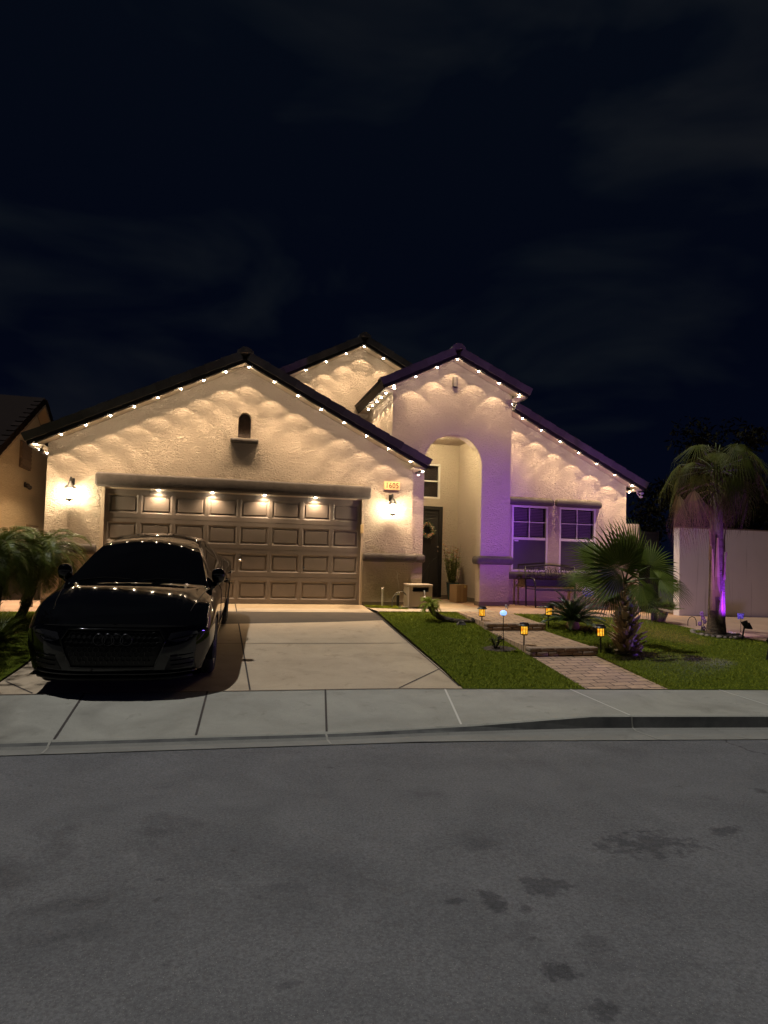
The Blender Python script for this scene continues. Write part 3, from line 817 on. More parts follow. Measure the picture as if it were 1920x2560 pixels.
def front_door():
    g = MB(); x0, x1, z1 = 4.50, 5.47, 2.24
    g.prism([(x0, -.04), (x1, -.04), (x1, z1), (x0, z1)], 2.475, 2.53, XZ, [[(x0+.09, .02), (x1-.10, .02), (x1-.10, z1-.09), (x0+.09, z1-.09)]])
    o = g.build('security_door', M_BLACK, HOUSE, bevel=.006)
    k = MB(); k.box(x0+.09, x1-.10, 2.515, 2.53, .02, z1-.09); k.build('mesh_panel', mat('mesh_panel', (.020, .017, .016), .6, bump=(200, .3, .004)), o)
    b = MB()
    for z in (2.06, 1.99, .10, .17): b.box(x0+.09, x1-.10, 2.495, 2.513, z, z+.02)
    b.box(x0+.09, x1-.10, 2.495, 2.513, 1.0, 1.07); b.box(x0+.09, x1-.10, 2.495, 2.513, 1.18, 1.22)
    b.tube([(x0+.2+.56*t, 2.505, 1.70+.25*t**.5) for t in np.linspace(0, 1, 8)], .011, 6)
    b.tube([(5.1+.06*math.sin(3*t), 2.505, 1.16-1.0*t) for t in np.linspace(0, 1, 8)], .010, 6)
    b.tube([(5.36-.5*t, 2.505, .98-.8*t**1.6) for t in np.linspace(0, 1, 8)], .010, 6)
    b.tube([(5.0+.2*t, 2.505, 1.98-.7*t) for t in np.linspace(0, 1, 5)], .009, 6)
    b.build('scroll_bars', M_BLACK, o)
    mc = mat('dark_chrome', (.35, .33, .32), .25, metal=1.0)
    for nm, z, r in (('deadbolt', 1.24, .03), ('door_knob', 1.13, .024)):
        h = MB(); h.sphere((5.345, 2.455, z), r, 10, 8); h.tube([(5.345, 2.48, z), (5.345, 2.455, z)], .012); h.build(nm, mc, o, smooth=True)
    st = MB(); st.box(4.46, 5.50, 2.38, 2.55, -.07, -.012); st.build('threshold', mat('threshold', (.2, .15, .10), .8), HOUSE)
front_door()

# ------------------------------------------------------------------ eave light strings
def light_string(label, runs, tilt=1, wide=-1, beam=1.0):
    """runs: lists of bulb points; a thin cable joins the bulbs of a run, each bulb throws a cone straight down"""
    t = thing('string_light', label, 'string light', runs[0][0], 0, 'warm light strings along the eaves')
    o0 = Vector(runs[0][0])
    c = MB()
    for run in runs:
        pts = []
        for i, p in enumerate(run):
            p = Vector(p)-o0; pts.append(p+Vector((0, 0, .022)))
            if i < len(run)-1:
                q = Vector(run[i+1])-o0; pts.append((p+q)/2+Vector((0, 0, .020)))
        if len(pts) > 1: c.tube(pts, .006, 5)
    c.build('cable', M_CABLE, t)
    for ri, run in enumerate(runs):
        for p in run:
            jr = random.uniform(.84, 1.14); jt = random.uniform(-.16, .16)
            p = Vector(p)-o0; ty = 5 if ri < tilt else 0
            b = MB(); b.lathe([(.016, .03), (.022, .022), (.024, .004), (.020, .0)], p, 10)
            bo = b.build('bulb', M_BULBBODY, t, smooth=True, auto=50)
            e = MB(); e.sphere(p+Vector((0, 0, -.006)), .0155, 10, 6, (1.15, 1.15, .9)); e.build('bulb_lens', M_BULB, bo, smooth=True)
            lamp('bulb_lamp', 'SPOT', p+Vector((0, 0, -.035)), W_BULB_WIDE*jr, WARM, bo, p+Vector((jt, .20*ty+jt*.6, -5)), 150 if ri == wide else 88, .26, .012)
            lamp('bulb_beam', 'SPOT', p+Vector((0, 0, -.036)), W_BULB_BEAM*beam*jr, WARM, bo, p+Vector((0, .05*ty, -5)), 62, 1.0, .012)
def along(a, b, n, y, dz=-.03, s0=0.0, s1=1.0):
    return [(lerp(a[0], b[0], s), y, lerp(a[1], b[1], s)+dz) for s in np.linspace(s0, s1, n)]
gl, ga, gr = GAR['l'], GAR['a'], GAR['r']
light_string('string of warm bulbs along the wide garage gable above the car and garage door', [
    along(gl, ga, 9, -.335, -.03, .025, .905) + [(.50, -.335, 4.505)] + along(ga, gr, 7, -.335, -.03, .155, .915),
    [(-3.13, .0, 2.735), (-3.11, .45, 2.735)]+[(-3.10, .9+.5*k, 2.735) for k in range(10)],
    [(4.03, -.30, 2.715), (4.05, .05, 2.69)]], wide=1)
tl, ta, tr = TOW['l'], TOW['a'], TOW['r']
light_string('string of warm bulbs along the middle gable over the arched entry', [
    along(tl, ta, 3, .12, -.03, .11, .71) + [(4.885, .12, 5.235)] + along(ta, tr, 3, .12, -.03, .30, .90),
    [(3.40, .42, 4.44), (3.40, .83, 4.44), (3.40, 1.24, 4.44), (3.40, 1.66, 4.44), (3.40, 2.07, 4.44)],
    [(6.40, .62, 4.50)]], beam=.24)
bl, ba, br = BAK['l'], BAK['a'], BAK['r']
light_string('string of warm bulbs along the rear gable behind the garage roof', [
    along(bl, ba, 3, 2.42, -.03, .49, .84) + [(3.33, 2.42, 6.05)] + along(ba, br, 2, 2.42, -.03, .165, .33)])
wa, wr = WIN['a'], WIN['r']
light_string('string of warm bulbs down the right wing roof above the two windows', [
    along(wa, wr, 7, .67, -.03, .075, .92), [(9.70, .95, 2.685)]], beam=.8)

# ------------------------------------------------------------------ wall lanterns
def lantern(label):
    t = thing('wall_lantern', label, 'wall lantern', (0, 0, 0), 0, 'lit carriage lanterns beside the garage door')
    b = MB()
    b.rbox(-.035, .035, -.014, .0, .05, .15, .006); b.tube([(0, -.01, .10), (0, -.06, .155), (0, -.11, .15), (0, -.125, .10)], .010, 8)
    b.build('bracket', M_BLACK, t, smooth=True, auto=40)
    b = MB(); b.lathe([(.012, .10), (.018, .085), (.030, .07), (.040, .045), (.072, .012), (.078, .0), (.07, -.004)], (0, -.125, 0), 12)
    b.build('cap', M_BLACK, t, smooth=True, auto=50)
    c = MB()
    for k in range(4):
        a = PI/4+k*PI/2; c.tube([(.058*math.cos(a), -.125+.058*math.sin(a), 0), (.050*math.cos(a), -.125+.050*math.sin(a), -.15)], .0035, 5)
    c.lathe([(.054, -.152), (.054, -.160)], (0, -.125, 0), 12); c.build('cage', M_BLACK, t)
    c = MB(); c.lathe([(.010, -.004), (.030, -.03), (.040, -.075), (.032, -.115), (.012, -.14)], (0, -.125, 0), 14)
    c.build('lamp_glass', mat('lantern_glow', (1, 1, 1), .4, emit=((1.0, .80, .50), W_LANTERN/(PI*.032))), t, smooth=True)
    c = MB(); c.lathe([(.052, -.161), (.03, -.172), (.010, -.18), (.006, -.19)], (0, -.125, 0), 12); c.build('finial', M_BLACK, t, smooth=True)
    return t
l1 = lantern('lit black wall lantern on the stucco left of the garage door, by the palms'); l1.location = (-2.56, -.002, 2.045); l1.scale = (1.3, 1.3, 1.3)
l2 = copy_tree(l1); l2.location = (3.455, -.002, 2.03); l2['label'] = 'lit black wall lantern below the house number plaque, right of the garage door'

def plaque():
    t = thing('number_plaque', 'small orange house number plaque reading 1605 above the right lantern', 'house number', (3.47, 0, 2.42))
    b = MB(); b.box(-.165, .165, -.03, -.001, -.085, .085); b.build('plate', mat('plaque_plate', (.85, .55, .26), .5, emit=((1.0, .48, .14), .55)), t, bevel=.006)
    cu = bpy.data.curves.new('n', 'FONT'); cu.body = '1605'; cu.size = .155; cu.align_x = 'CENTER'; cu.align_y = 'CENTER'; cu.extrude = .004; cu.space_character = 1.08
    tmp = bpy.data.objects.new('n', cu); COL.objects.link(tmp)
    dg = bpy.context.evaluated_depsgraph_get(); me = bpy.data.meshes.new_from_object(tmp.evaluated_get(dg)); bpy.data.objects.remove(tmp)
    me.name = 'digits'; me.materials.clear(); me.materials.append(mat('digit_brown', (.06, .025, .012), .6))
    o = bpy.data.objects.new('digits', me); COL.objects.link(o); o.parent = t; o.rotation_euler = (PI/2, 0, 0); o.location = (0, -.034, -.004); o.scale = (.86, 1.0, 1)
plaque()

# porch ceiling light
t = thing('ceiling_light', 'small lit ceiling light inside the arched porch', 'ceiling light', (4.70, 1.15, 3.798))
b = MB(); b.lathe([(.09, 0), (.09, -.02), (.07, -.03)], (0, 0, 0), 18); b.build('base', M_WHITE, t, smooth=True, auto=40)
b = MB(); b.sphere((0, 0, -.05), .045, 12, 8); b.build('bulb', mat('porch_bulb', (1, 1, 1), .4, emit=((1, .80, .44), W_PORCH/(PI*4*PI*.045**2))), t, smooth=True)

# cameras on the eaves
def eave_camera(loc, label, rz=0):
    t = thing('security_camera', label, 'security camera', loc, rz)
    b = MB(); b.tube([(0, 0, .06), (0, 0, .02), (0, -.02, 0)], .015, 8); b.build('mount', M_WHITE, t, smooth=True)
    b = MB(); b.lathe([(.02, .05), (.034, .04), (.036, -.03), (.030, -.045)], (0, -.03, -.015), 14, 'Y'); b.build('camera_body', M_BLACK, t, smooth=True, auto=50)
    return t
eave_camera((-3.06, -.13, 2.70), 'small black security camera under the left eave corner of the garage')
t = thing('flood_light', 'small two headed floodlight under the far right eave tip of the wing', 'floodlight', (9.80, .80, 2.70))
b = MB(); b.lathe([(.05, .02), (.05, 0)], (0, 0, 0), 12); b.tube([(0, 0, 0), (.03, -.02, -.04), (.06, -.03, -.05)], .012, 8); b.tube([(0, 0, 0), (-.01, -.03, -.06), (.03, -.04, -.11)], .012, 8); b.build('bracket', M_WHITE, t, smooth=True)
b = MB(); b.sphere((.10, -.05, -.05), .045, 12, 8, (1.2, 1, .9)); b.build('lamp_head', mat('lens_grey', (.55, .52, .6), .2), t, smooth=True)
b = MB(); b.sphere((.075, -.06, -.135), .04, 12, 8, (1.3, 1, .8)); b.build('lamp_head', M_WHITE, t, smooth=True)

# wreath on the door
def wreath():
    t = thing('wreath', 'leafy wreath with pale and orange flowers hanging on the black front door', 'wreath', (5.05, 2.45, 1.645))
    rng = random.Random(5)
    ring = MB(); ring.tube([(.155*math.cos(a), 0, .155*math.sin(a)) for a in np.linspace(0, 2*PI, 25)], .022, 8, cap=False)
    ring.build('ring', mat('wreath_ring', (.10, .12, .06), .8), t)
    lf, fl = MB(), MB()
    for i in range(520):
        a = rng.uniform(0, 2*PI); r = .155+rng.gauss(0, .028); c = Vector((r*math.cos(a), rng.uniform(-.05, .0), r*math.sin(a)))
        d = Vector((rng.gauss(0, 1), rng.gauss(0, .7)-.3, rng.gauss(0, 1))).normalized(); s = d.cross(Vector((rng.random(), rng.random(), rng.random()))).normalized()
        L = rng.uniform(.02, .045); w = L*.28
        lf.add([c, c+d*L*.5+s*w, c+d*L, c+d*L*.5-s*w], [(0, 1, 2, 3)])
    for i in range(46):
        a = rng.uniform(0, 2*PI); r = .155+rng.gauss(0, .022); c = (r*math.cos(a), -.05+rng.uniform(-.012, .012), r*math.sin(a)); fl.m = i % 3
        fl.sphere(c, rng.uniform(.009, .018), 7, 5)
    lf.build('leaves', mat('wreath_leaf', (.16, .24, .10), .6, island=(.38, .44, .30)), t, fix=False)
    fl.build('flowers', [mat('flower_pale', (.7, .68, .6), .6), mat('flower_orange', (.75, .30, .06), .6), mat('flower_pink', (.6, .25, .25), .6)], t, smooth=True)
wreath()

# ------------------------------------------------------------------ foliage helpers
def fan_leaf(mb, hub, d, n, rad, spread=250, nseg=36, fuse=.5, droop=.12, rng=random, cup=.0, trim=.55, tipdrop=0.0):
    """palmate leaf: pleated segments fused to about half their length, free pointed tips"""
    hub, d, n = Vector(hub), Vector(d).normalized(), Vector(n)
    n = (n-d*n.dot(d)).normalized(); s = d.cross(n).normalized()
    da = R(spread)/nseg
    def pt(a, r, h=0):
        p = hub+(d*math.cos(a)+s*math.sin(a))*r+n*(h - cup*r*r/rad)
        p.z -= droop*r*r/rad
        return p
    for k in range(nseg):
        a = -R(spread)/2+da*(k+.5)
        f = abs(a)/(R(spread)/2)
        L = rad*(1-(1-trim)*f**2)*rng.uniform(.93, 1.04)
        rf = L*fuse*rng.uniform(.94, 1.05); w = da*.5
        b = a+rng.gauss(0, .012)
        fold = rf*w*.55
        vs = [pt(a, .015), pt(a-w, rf), pt(a, rf, fold), pt(a+w, rf),
              pt(b-w*.46*rf/(L*.78)*1.0, L*.78), pt(b, L*.78, fold*.6), pt(b+w*.46*rf/(L*.78), L*.78), pt(b+rng.gauss(0, .02), L, -.03*L)]
        td = tipdrop*L*rng.uniform(.5, 1.5)
        for q in (4, 5, 6): vs[q].z -= td*.35
        vs[7].z -= td; vs[7] -= (d*math.cos(b)+s*math.sin(b))*td*.4
        mb.add(vs, [(0, 1, 2), (0, 2, 3), (1, 4, 5, 2), (2, 5, 6, 3), (4, 7, 5), (5, 7, 6)])
def petiole(mb, a, b, r=.012, sag=.0):
    a, b = Vector(a), Vector(b); m = (a+b)/2; m.z += sag
    mb.tube([a, a.lerp(m, .5)+Vector((0, 0, sag*.2)), m, m.lerp(b, .5)+Vector((0, 0, sag*.2)), b], [r*1.5, r*1.2, r, r*.9, r*.7], 5)
def feather(mb, base, az, el, L, nl=34, ll=.22, curl=1.2, rng=random, width=.012, vee=.5):
    """pinnate frond arching over, narrow leaflets on both sides"""
    h = Vector((math.cos(az), math.sin(az), 0)); p = Vector(base); pts = [p.copy()]; e = el
    n = 14
    for i in range(n):
        dd = h*math.cos(e)+Vector((0, 0, math.sin(e))); p = p+dd*L/n; pts.append(p.copy()); e -= curl/n*(.4+1.2*i/n)
    mb.tube(pts, [.009*(1-i/(n+3))+.002 for i in range(n+1)], 4)
    side = h.cross(Vector((0, 0, 1)))
    for k in range(nl):
        f = .14+.86*k/nl; q = f*n; i = min(int(q), n-1); c = pts[i].lerp(pts[i+1], q-i); td = (pts[i+1]-pts[i]).normalized()
        up = side.cross(td).normalized()
        for sg in (-1, 1):
            l = ll*(math.sin(PI*min(1, f*.85+.12))**.7)*rng.uniform(.85, 1.12)
            dirv = (side*sg*.78+td*.62+up*vee*rng.uniform(.6, 1.1)).normalized()
            tip = c+dirv*l; tip.z -= l*.28; mid = c+dirv*l*.5; w = td*width*.5
            mb.add([c-w*.6, c+w*.6, mid+w, tip, mid-w], [(0, 1, 2, 4), (4, 2, 3)])
M_FAN = mat('fan_leaf', (.075, .108, .012), .6, spec=.2, noise=(3, .4, (.105, .135, .018)), island=(.12, .15, .02))
M_FANY = mat('fan_leaf_loose', (.055, .068, .008), .6, spec=.15, noise=(3, .5, (.085, .095, .014)), island=(.090, .092, .013))
M_PET = mat('petiole', (.10, .12, .035), .5)
M_DEAD = mat('dead_frond', (.16, .095, .040), .8, noise=(5, .7, (.24, .15, .065)), island=(.085, .048, .022))
M_FEATH = mat('feather_leaf', (.15, .20, .025), .45, spec=.4, island=(.25, .29, .04))
M_CYCAD = mat('cycad_leaf', (.020, .045, .010), .35, spec=.5, island=(.045, .075, .016))
M_TRUNK = mat('palm_bark', (.21, .155, .11), .85, noise=(9, .9, (.10, .07, .05)), bump=(14, .9, .03, (1, 1, 2.2)))
M_BOOT = mat('leaf_boot', (.34, .23, .12), .75, noise=(11, .8, (.20, .13, .07)), island=(.42, .31, .17))
M_SOIL = mat('planting_soil', (.045, .032, .022), .95, noise=(18, .8, (.09, .065, .045)), bump=(30, .8, .02))

# fan palm on the right lawn, in front of the wing
def fan_palm():
    x0, y0 = 5.90, -4.50; z0 = G(x0, y0)
    t = thing('fan_palm', 'young fan palm with shaggy boot covered trunk and huge fans beside the path', 'palm tree', (x0, y0, z0))
    rng = random.Random(11)
    b = MB(); Hh = 1.02
    b.tube([(0.0, 0, -.03), (-.005, 0, .15), (-.02, 0, .45), (-.045, 0, .8), (-.06, 0, Hh)], [.145, .14, .115, .10, .085], 18); b.build('trunk', M_TRUNK, t, smooth=True)
    b = MB()
    for i in range(150):
        f = (i/150); h = .02+f*.98; a = i*2.399+rng.uniform(-.2, .2); rr = lerp(.14, .085, f)*.98
        o = Vector((-.06*f+math.cos(a)*rr, math.sin(a)*rr, h)); od = Vector((math.cos(a), math.sin(a), 0)); sd_ = Vector((-math.sin(a), math.cos(a), 0))
        L = rng.uniform(.10, .17)*(1.1-.2*f); el = rng.uniform(.5, 1.05); d = od*math.cos(el)+Vector((0, 0, 1))*math.sin(el); nn = od*math.sin(el)-Vector((0, 0, 1))*math.cos(el)
        w = rng.uniform(.030, .05)*(1.15-.4*f)
        tip = o+d*L
        vs = [o-sd_*w-od*.03, o+sd_*w-od*.03, o+nn*.016+d*L*.15, tip-sd_*w*.55, tip+sd_*w*.55, tip+nn*.012]
        b.add(vs, [(0, 2, 5, 3), (2, 1, 4, 5), (3, 5, 4), (0, 3, 4, 1)])
    for i in range(26):     # flared skirt of old boots at the foot
        a = i*2*PI/26*3.1+rng.uniform(-.1, .1); od = Vector((math.cos(a), math.sin(a), 0)); sd_ = Vector((-math.sin(a), math.cos(a), 0)); h = rng.uniform(.0, .16)
        o = od*.12+Vector((0, 0, h)); tip = od*(.19+rng.uniform(0, .04))+Vector((0, 0, h+rng.uniform(-.02, .05))); w = .055
        b.add([o-sd_*w, o+sd_*w, tip+sd_*w*.5, tip-sd_*w*.5, (o+tip)/2+Vector((0, 0, .03))], [(0, 1, 4), (1, 2, 4), (2, 3, 4), (3, 0, 4)])
    b.build('leaf_boots', M_BOOT, t)
    C0 = Vector((-.06, 0, Hh+.02))
    leaves = [  # hub offset from trunk foot, direction, normal, radius, spread
        ((-.29, -.25, 1.24), (-.62, -.12, .78), (.10, -.97, .14), .80, 300, .06),
        ((.10, .05, 1.36), (.30, .25, .92), (.25, -.95, .05), .78, 250, .05),
        ((.42, .08, 1.30), (.86, .1, .50), (.15, -.90, .45), .58, 260, .12),
        ((-.16, .40, 1.34), (-.35, .6, .72), (.0, -.75, .65), .70, 230, .1),
        ((-.36, -.16, 1.02), (-.93, -.15, -.16), (.05, -.80, .58), .60, 190, .26),
        ((.00, -.30, 1.04), (.10, -.45, -.88), (.05, -.90, .42), .48, 190, .22),
        ((.36, -.22, 1.12), (.86, -.30, -.10), (.1, -.68, .72), .52, 210, .28),
        ((.34, .30, 1.12), (.70, .6, .10), (.2, -.6, .75), .62, 220, .26),
        ((-.28, .40, 1.10), (-.75, .55, .22), (0, -.6, .75), .60, 210, .24)]
    for hb, d, n, rad, spr, dr in leaves:
        p = MB(); petiole(p, C0, hb, .013, .03); pe = p.build('petiole', M_PET, t, smooth=True)
        f = MB(); fan_leaf(f, hb, d, n, rad, spr, 40, .52, dr, rng, cup=.10); f.build('leaf_fan', M_FAN, t, fix=False)
fan_palm()

def tall_palm():
    x0, y0 = 8.78, -2.97; z0 = G(x0, y0)-.01
    t = thing('tall_fan_palm', 'tall fan palm with purple lit trunk and drooping crown before the block wall', 'palm tree', (x0, y0, z0))
    rng = random.Random(21)
    H = 3.0
    b = MB(); b.tube([(0, 0, -.05), (0, 0, .06), (.005, 0, .28), (.01, 0, .9), (.005, 0, 1.5), (0, 0, 2.1), (-.01, 0, H)], [.185, .17, .145, .130, .118, .105, .09], 20)
    b.build('trunk', M_TRUNK, t, smooth=True)
    b = MB()          # peeling boots that stand off the trunk
    for h0, h1, a, rr in ((.45, 1.55, 3.6, .135), (.7, 1.75, 4.1, .128), (1.35, 1.92, 3.2, .12), (1.5, 1.95, 5.9, .12), (.3, .8, 4.5, .142), (1.0, 1.5, 5.2, .128)):
        od = Vector((math.cos(a), math.sin(a), 0)); sd_ = Vector((-math.sin(a), math.cos(a), 0)); n = 6
        for i in range(n):
            f0, f1 = i/n, (i+1)/n
            c0 = od*(rr+.012+.03*f0**3)+Vector((0, 0, lerp(h0, h1, f0))); c1 = od*(rr+.012+.03*f1**3)+Vector((0, 0, lerp(h0, h1, f1)))
            w0, w1 = .05*(1-.7*f0), .05*(1-.7*f1)
            b.add([c0-sd_*w0, c0+sd_*w0, c1+sd_*w1, c1-sd_*w1, c0+od*.012, c1+od*.012], [(0, 4, 5, 3), (4, 1, 2, 5)])
    b.tube([(.10, -.10, .12), (.13, -.06, .55), (.05, -.125, .8), (.12, -.05, 1.05)], .006, 5)
    b.build('leaf_boots', M_BOOT, t)
    C0 = Vector((-.02, 0, H-.02))
    def leaf(name, az, el, pl, rad, hang, spread, m, mp=M_PET):
        C0 = Vector((-.02, 0, H-.04 if m is not M_DEAD else rng.uniform(2.5, 2.9)))
        h = Vector((math.cos(az), math.sin(az), 0)); e = C0+h*math.cos(el)*pl+Vector((0, 0, math.sin(el)*pl))
        p = MB(); petiole(p, C0, e, .012, .06*pl); p.build('petiole', mp, t, smooth=True)
        ang = el-hang; d = h*math.cos(ang)+Vector((0, 0, math.sin(ang))); n = -h*math.sin(ang)+Vector((0, 0, math.cos(ang)))
        f = MB(); fan_leaf(f, e, d, n, rad, spread, 26, .24, .22, rng, cup=.22, trim=.72, tipdrop=.30); f.build(name, m, t, fix=False)
    for i in range(4): leaf('leaf_fan', i*1.6+.5, R(rng.uniform(60, 78)), .30, rng.uniform(.42, .52), R(rng.uniform(8, 25)), 150, M_FANY)
    for i in range(13): leaf('leaf_fan', i*.485+.15, R(rng.uniform(8, 44)), rng.uniform(.50, .78), rng.uniform(.60, .74), R(rng.uniform(48, 88)), 170, M_FANY)
    for i in range(6): leaf('leaf_fan', i*1.05+.4, R(rng.uniform(-16, 4)), rng.uniform(.48, .70), rng.uniform(.62, .78), R(rng.uniform(52, 80)), 160, M_FANY)
    for i in range(11): leaf('dead_fan', i*.58+.2, R(rng.uniform(-34, -12)), rng.uniform(.42, .74), rng.uniform(.50, .62), R(rng.uniform(44, 66)), 100, M_DEAD, M_DEAD)
    for az, el, pl in ((PI+.05, -16, .84), (PI-.35, -24, .76), (PI+.4, -12, .80)): leaf('dead_fan', az, R(el), pl, .86, R(68), 95, M_DEAD, M_DEAD)
    # flower spike stubs in the heart
    b = MB()
    for a in (.3, 2.2, 4.0): b.tube([C0, C0+Vector((.05*math.cos(a), .05*math.sin(a), .25)), C0+Vector((.13*math.cos(a), .13*math.sin(a), .48))], [.02, .018, .008], 6)
    b.build('spear_leaf', M_PET, t, smooth=True)
    return t
tall_palm()
# planting ring and stones round the tall palm's foot
t = thing('planting_ring', 'low stone edged planting ring round the foot of the tall palm', 'planter', (8.78, -2.97, G(8.78, -2.97)))
b = MB(); b.lathe([(.40, .012), (.36, .022), (.1, .03)], (0, 0, 0), 24); b.build('soil', M_SOIL, t, smooth=True)
b = MB()
for i in range(26):
    a = i*2*PI/26; b.sphere((.40*math.cos(a), .40*math.sin(a), .015+.02*math.sin(a)), .04+.012*math.sin(i*2.3), 8, 5, (1, 1, .7))
b.build('edging', mat('ring_stone', (.30, .25, .20), .9, island=(.2, .16, .13)), t, smooth=True)
t = thing('white_flower_ornament', 'small pale flower stake ornament left of the tall palm trunk', 'garden ornament', (8.42, -3.02, G(8.42, -3.02)))
b = MB(); b.tube([(0, 0, -.02), (.01, 0, .2), (0, 0, .36)], .007, 6); b.tube([(.01, 0, .1), (.06, -.01, .22)], .005, 5); b.build('stem', M_PET, t)
b = MB(); rng = random.Random(4)
for c in ((0, 0, .38), (.06, -.01, .24), (.03, .0, .30), (-.04, .0, .20), (.05, 0, .12)):
    for k in range(5):
        a = k*1.257; b.sphere((c[0]+.026*math.cos(a), c[1]-.01, c[2]+.026*math.sin(a)), .019, 7, 5, (1, .5, 1))
b.build('petals', mat('petal_pale', (.32, .26, .27), .6), t, smooth=True)

def left_palm(x, y, lean, H, label, seed, r=.065, n=30, L=.75):
    z = G(x, y)-.02; t = thing('date_palm', label, 'palm tree', (x, y, z), 0, 'small feather palms left of the driveway')
    rng = random.Random(seed); b = MB()
    pts = [Vector((lean[0]*f+.04*math.sin(3*f), lean[1]*f, H*f)) for f in np.linspace(0, 1, 9)]
    b.tube(pts, [r*1.25]+[r*(1+.10*(i % 2)) for i in range(8)], 12); b.build('trunk', mat('date_bark', (.075, .055, .038), .9, noise=(14, .8, (.13, .10, .07)), bump=(22, 1.0, .03, (1, 1, 1.8))), t, smooth=True)
    b = MB()
    for i in range(60):
        f = .1+.9*i/60; c = Vector((lean[0]*f+.04*math.sin(3*f), lean[1]*f, H*f)); a = i*2.4; od = Vector((math.cos(a), math.sin(a), .9)).normalized(); s = Vector((-math.sin(a), math.cos(a), 0))*.02
        c = c+Vector((math.cos(a), math.sin(a), 0))*r*.9; b.add([c-s, c+s, c+od*.06+s*.6, c+od*.06-s*.6], [(0, 1, 2, 3)])
    b.build('leaf_boots', M_BOOT, t, fix=False)
    top = pts[-1]; b = MB()
    for i in range(n):
        az = i*2.399+rng.uniform(-.2, .2); el = R(lerp(78, -25, (i/n)**.8)); feather(b, top, az, el, L*rng.uniform(.85, 1.15), 44, .24, 1.9+.7*rng.random(), rng, .010, .35)
    b.build('crown', M_FEATH, t, fix=False)
    return t
left_palm(-2.84, -1.85, (.22, .02), .98, 'leaning feather palm beside the car, its trunk tilted to the right', 31, n=60, L=.80)
left_palm(-3.10, -2.25, (.03, -.05), 1.02, 'upright feather palm at the far left edge, left of the leaning palm', 32, n=56, L=.78)
left_palm(-3.95, -1.6, (-.1, .05), 1.05, 'feather palm farthest left, mostly out of view beyond the lawn', 33, n=46, L=.76)

def tuft(name, label, cat, x, y, n, L, seed, m, el0=(20, 75), ll=.0, group=None, dz=0):
    t = thing(name, label, cat, (x, y, G(x, y)+dz), 0, group); rng = random.Random(seed); b = MB()
    for i in range(n):
        a = rng.uniform(0, 2*PI); e = R(rng.uniform(*el0)); l = L*rng.uniform(.6, 1.1); h = Vector((math.cos(a), math.sin(a), 0)); s = Vector((-math.sin(a), math.cos(a), 0)); p = h*.03*rng.random(); pts = [p.copy()]
        for k in range(5): p = p+(h*math.cos(e)+Vector((0, 0, math.sin(e))))*l/5; pts.append(p.copy()); e -= .22*rng.uniform(.5, 1.5)
        w = rng.uniform(.004, .008)
        for k in range(5):
            w0, w1 = w*(1-k/5), w*(1-(k+1)/5)
            b.add([pts[k]-s*w0, pts[k]+s*w0, pts[k+1]+s*w1, pts[k+1]-s*w1], [(0, 1, 2, 3)])
    b.build('foliage', m, t, fix=False); return t
tuft('grass_clump', 'dark arching grass clump at the left edge below the feather palms', 'plant', -2.72, -3.25, 260, .55, 41, M_FEATH)
tuft('grass_clump', 'thin wispy grass clump at the left foot of the shaggy fan palm', 'plant', 5.66, -4.38, 90, .34, 42, M_FANY)

def cycad():
    x, y = 6.05, -2.72; t = thing('cycad', 'low dark green sago cycad between the solar lanterns and the bench', 'cycad', (x, y, G(x, y)-.01)); rng = random.Random(51)
    b = MB(); b.lathe([(.10, 0), (.12, .06), (.10, .13), (.05, .17)], (0, 0, 0), 14); b.build('trunk', M_BOOT, t, smooth=True)
    b = MB()
    for i in range(46):
        f = i/46; feather(b, (0, 0, .14), i*2.399, R(lerp(80, 4, f**.8)), .62*rng.uniform(.85, 1.1), 40, .11, .95, rng, .010, .75)
    b.build('crown', M_CYCAD, t, fix=False)
cycad()

def shrub_palm():
    x, y = 8.70, -1.66; t = thing('clump_palm', 'low clump of small fan palms before the dark side gate', 'palm', (x, y, G(x, y)-.01)); rng = random.Random(61)
    for i in range(5):
        c = Vector((rng.uniform(-.22, .26), rng.uniform(-.1, .2), 0)); e = c+Vector((rng.uniform(-.10, .12), rng.uniform(-.08, .04), rng.uniform(.16, .30)))
        b = MB(); b.tube([c, c.lerp(e, .5), e], [.04, .032, .026], 8); b.build('stem', M_TRUNK, t, smooth=True)
        f = MB()
        for k in range(9):
            az = k*2.4+i; el = R(rng.uniform(-10, 75)); h = Vector((math.cos(az), math.sin(az), 0)); d = h*math.cos(el)+Vector((0, 0, math.sin(el))); hb = e+d*rng.uniform(.10, .17)
            n = -h*math.sin(el)+Vector((0, 0, math.cos(el)))
            fan_leaf(f, hb, d, n, rng.uniform(.22, .31), 150, 13, .25, .15, rng, cup=.2)
        f.build('leaf_fans', M_FAN, t, fix=False)
shrub_palm()

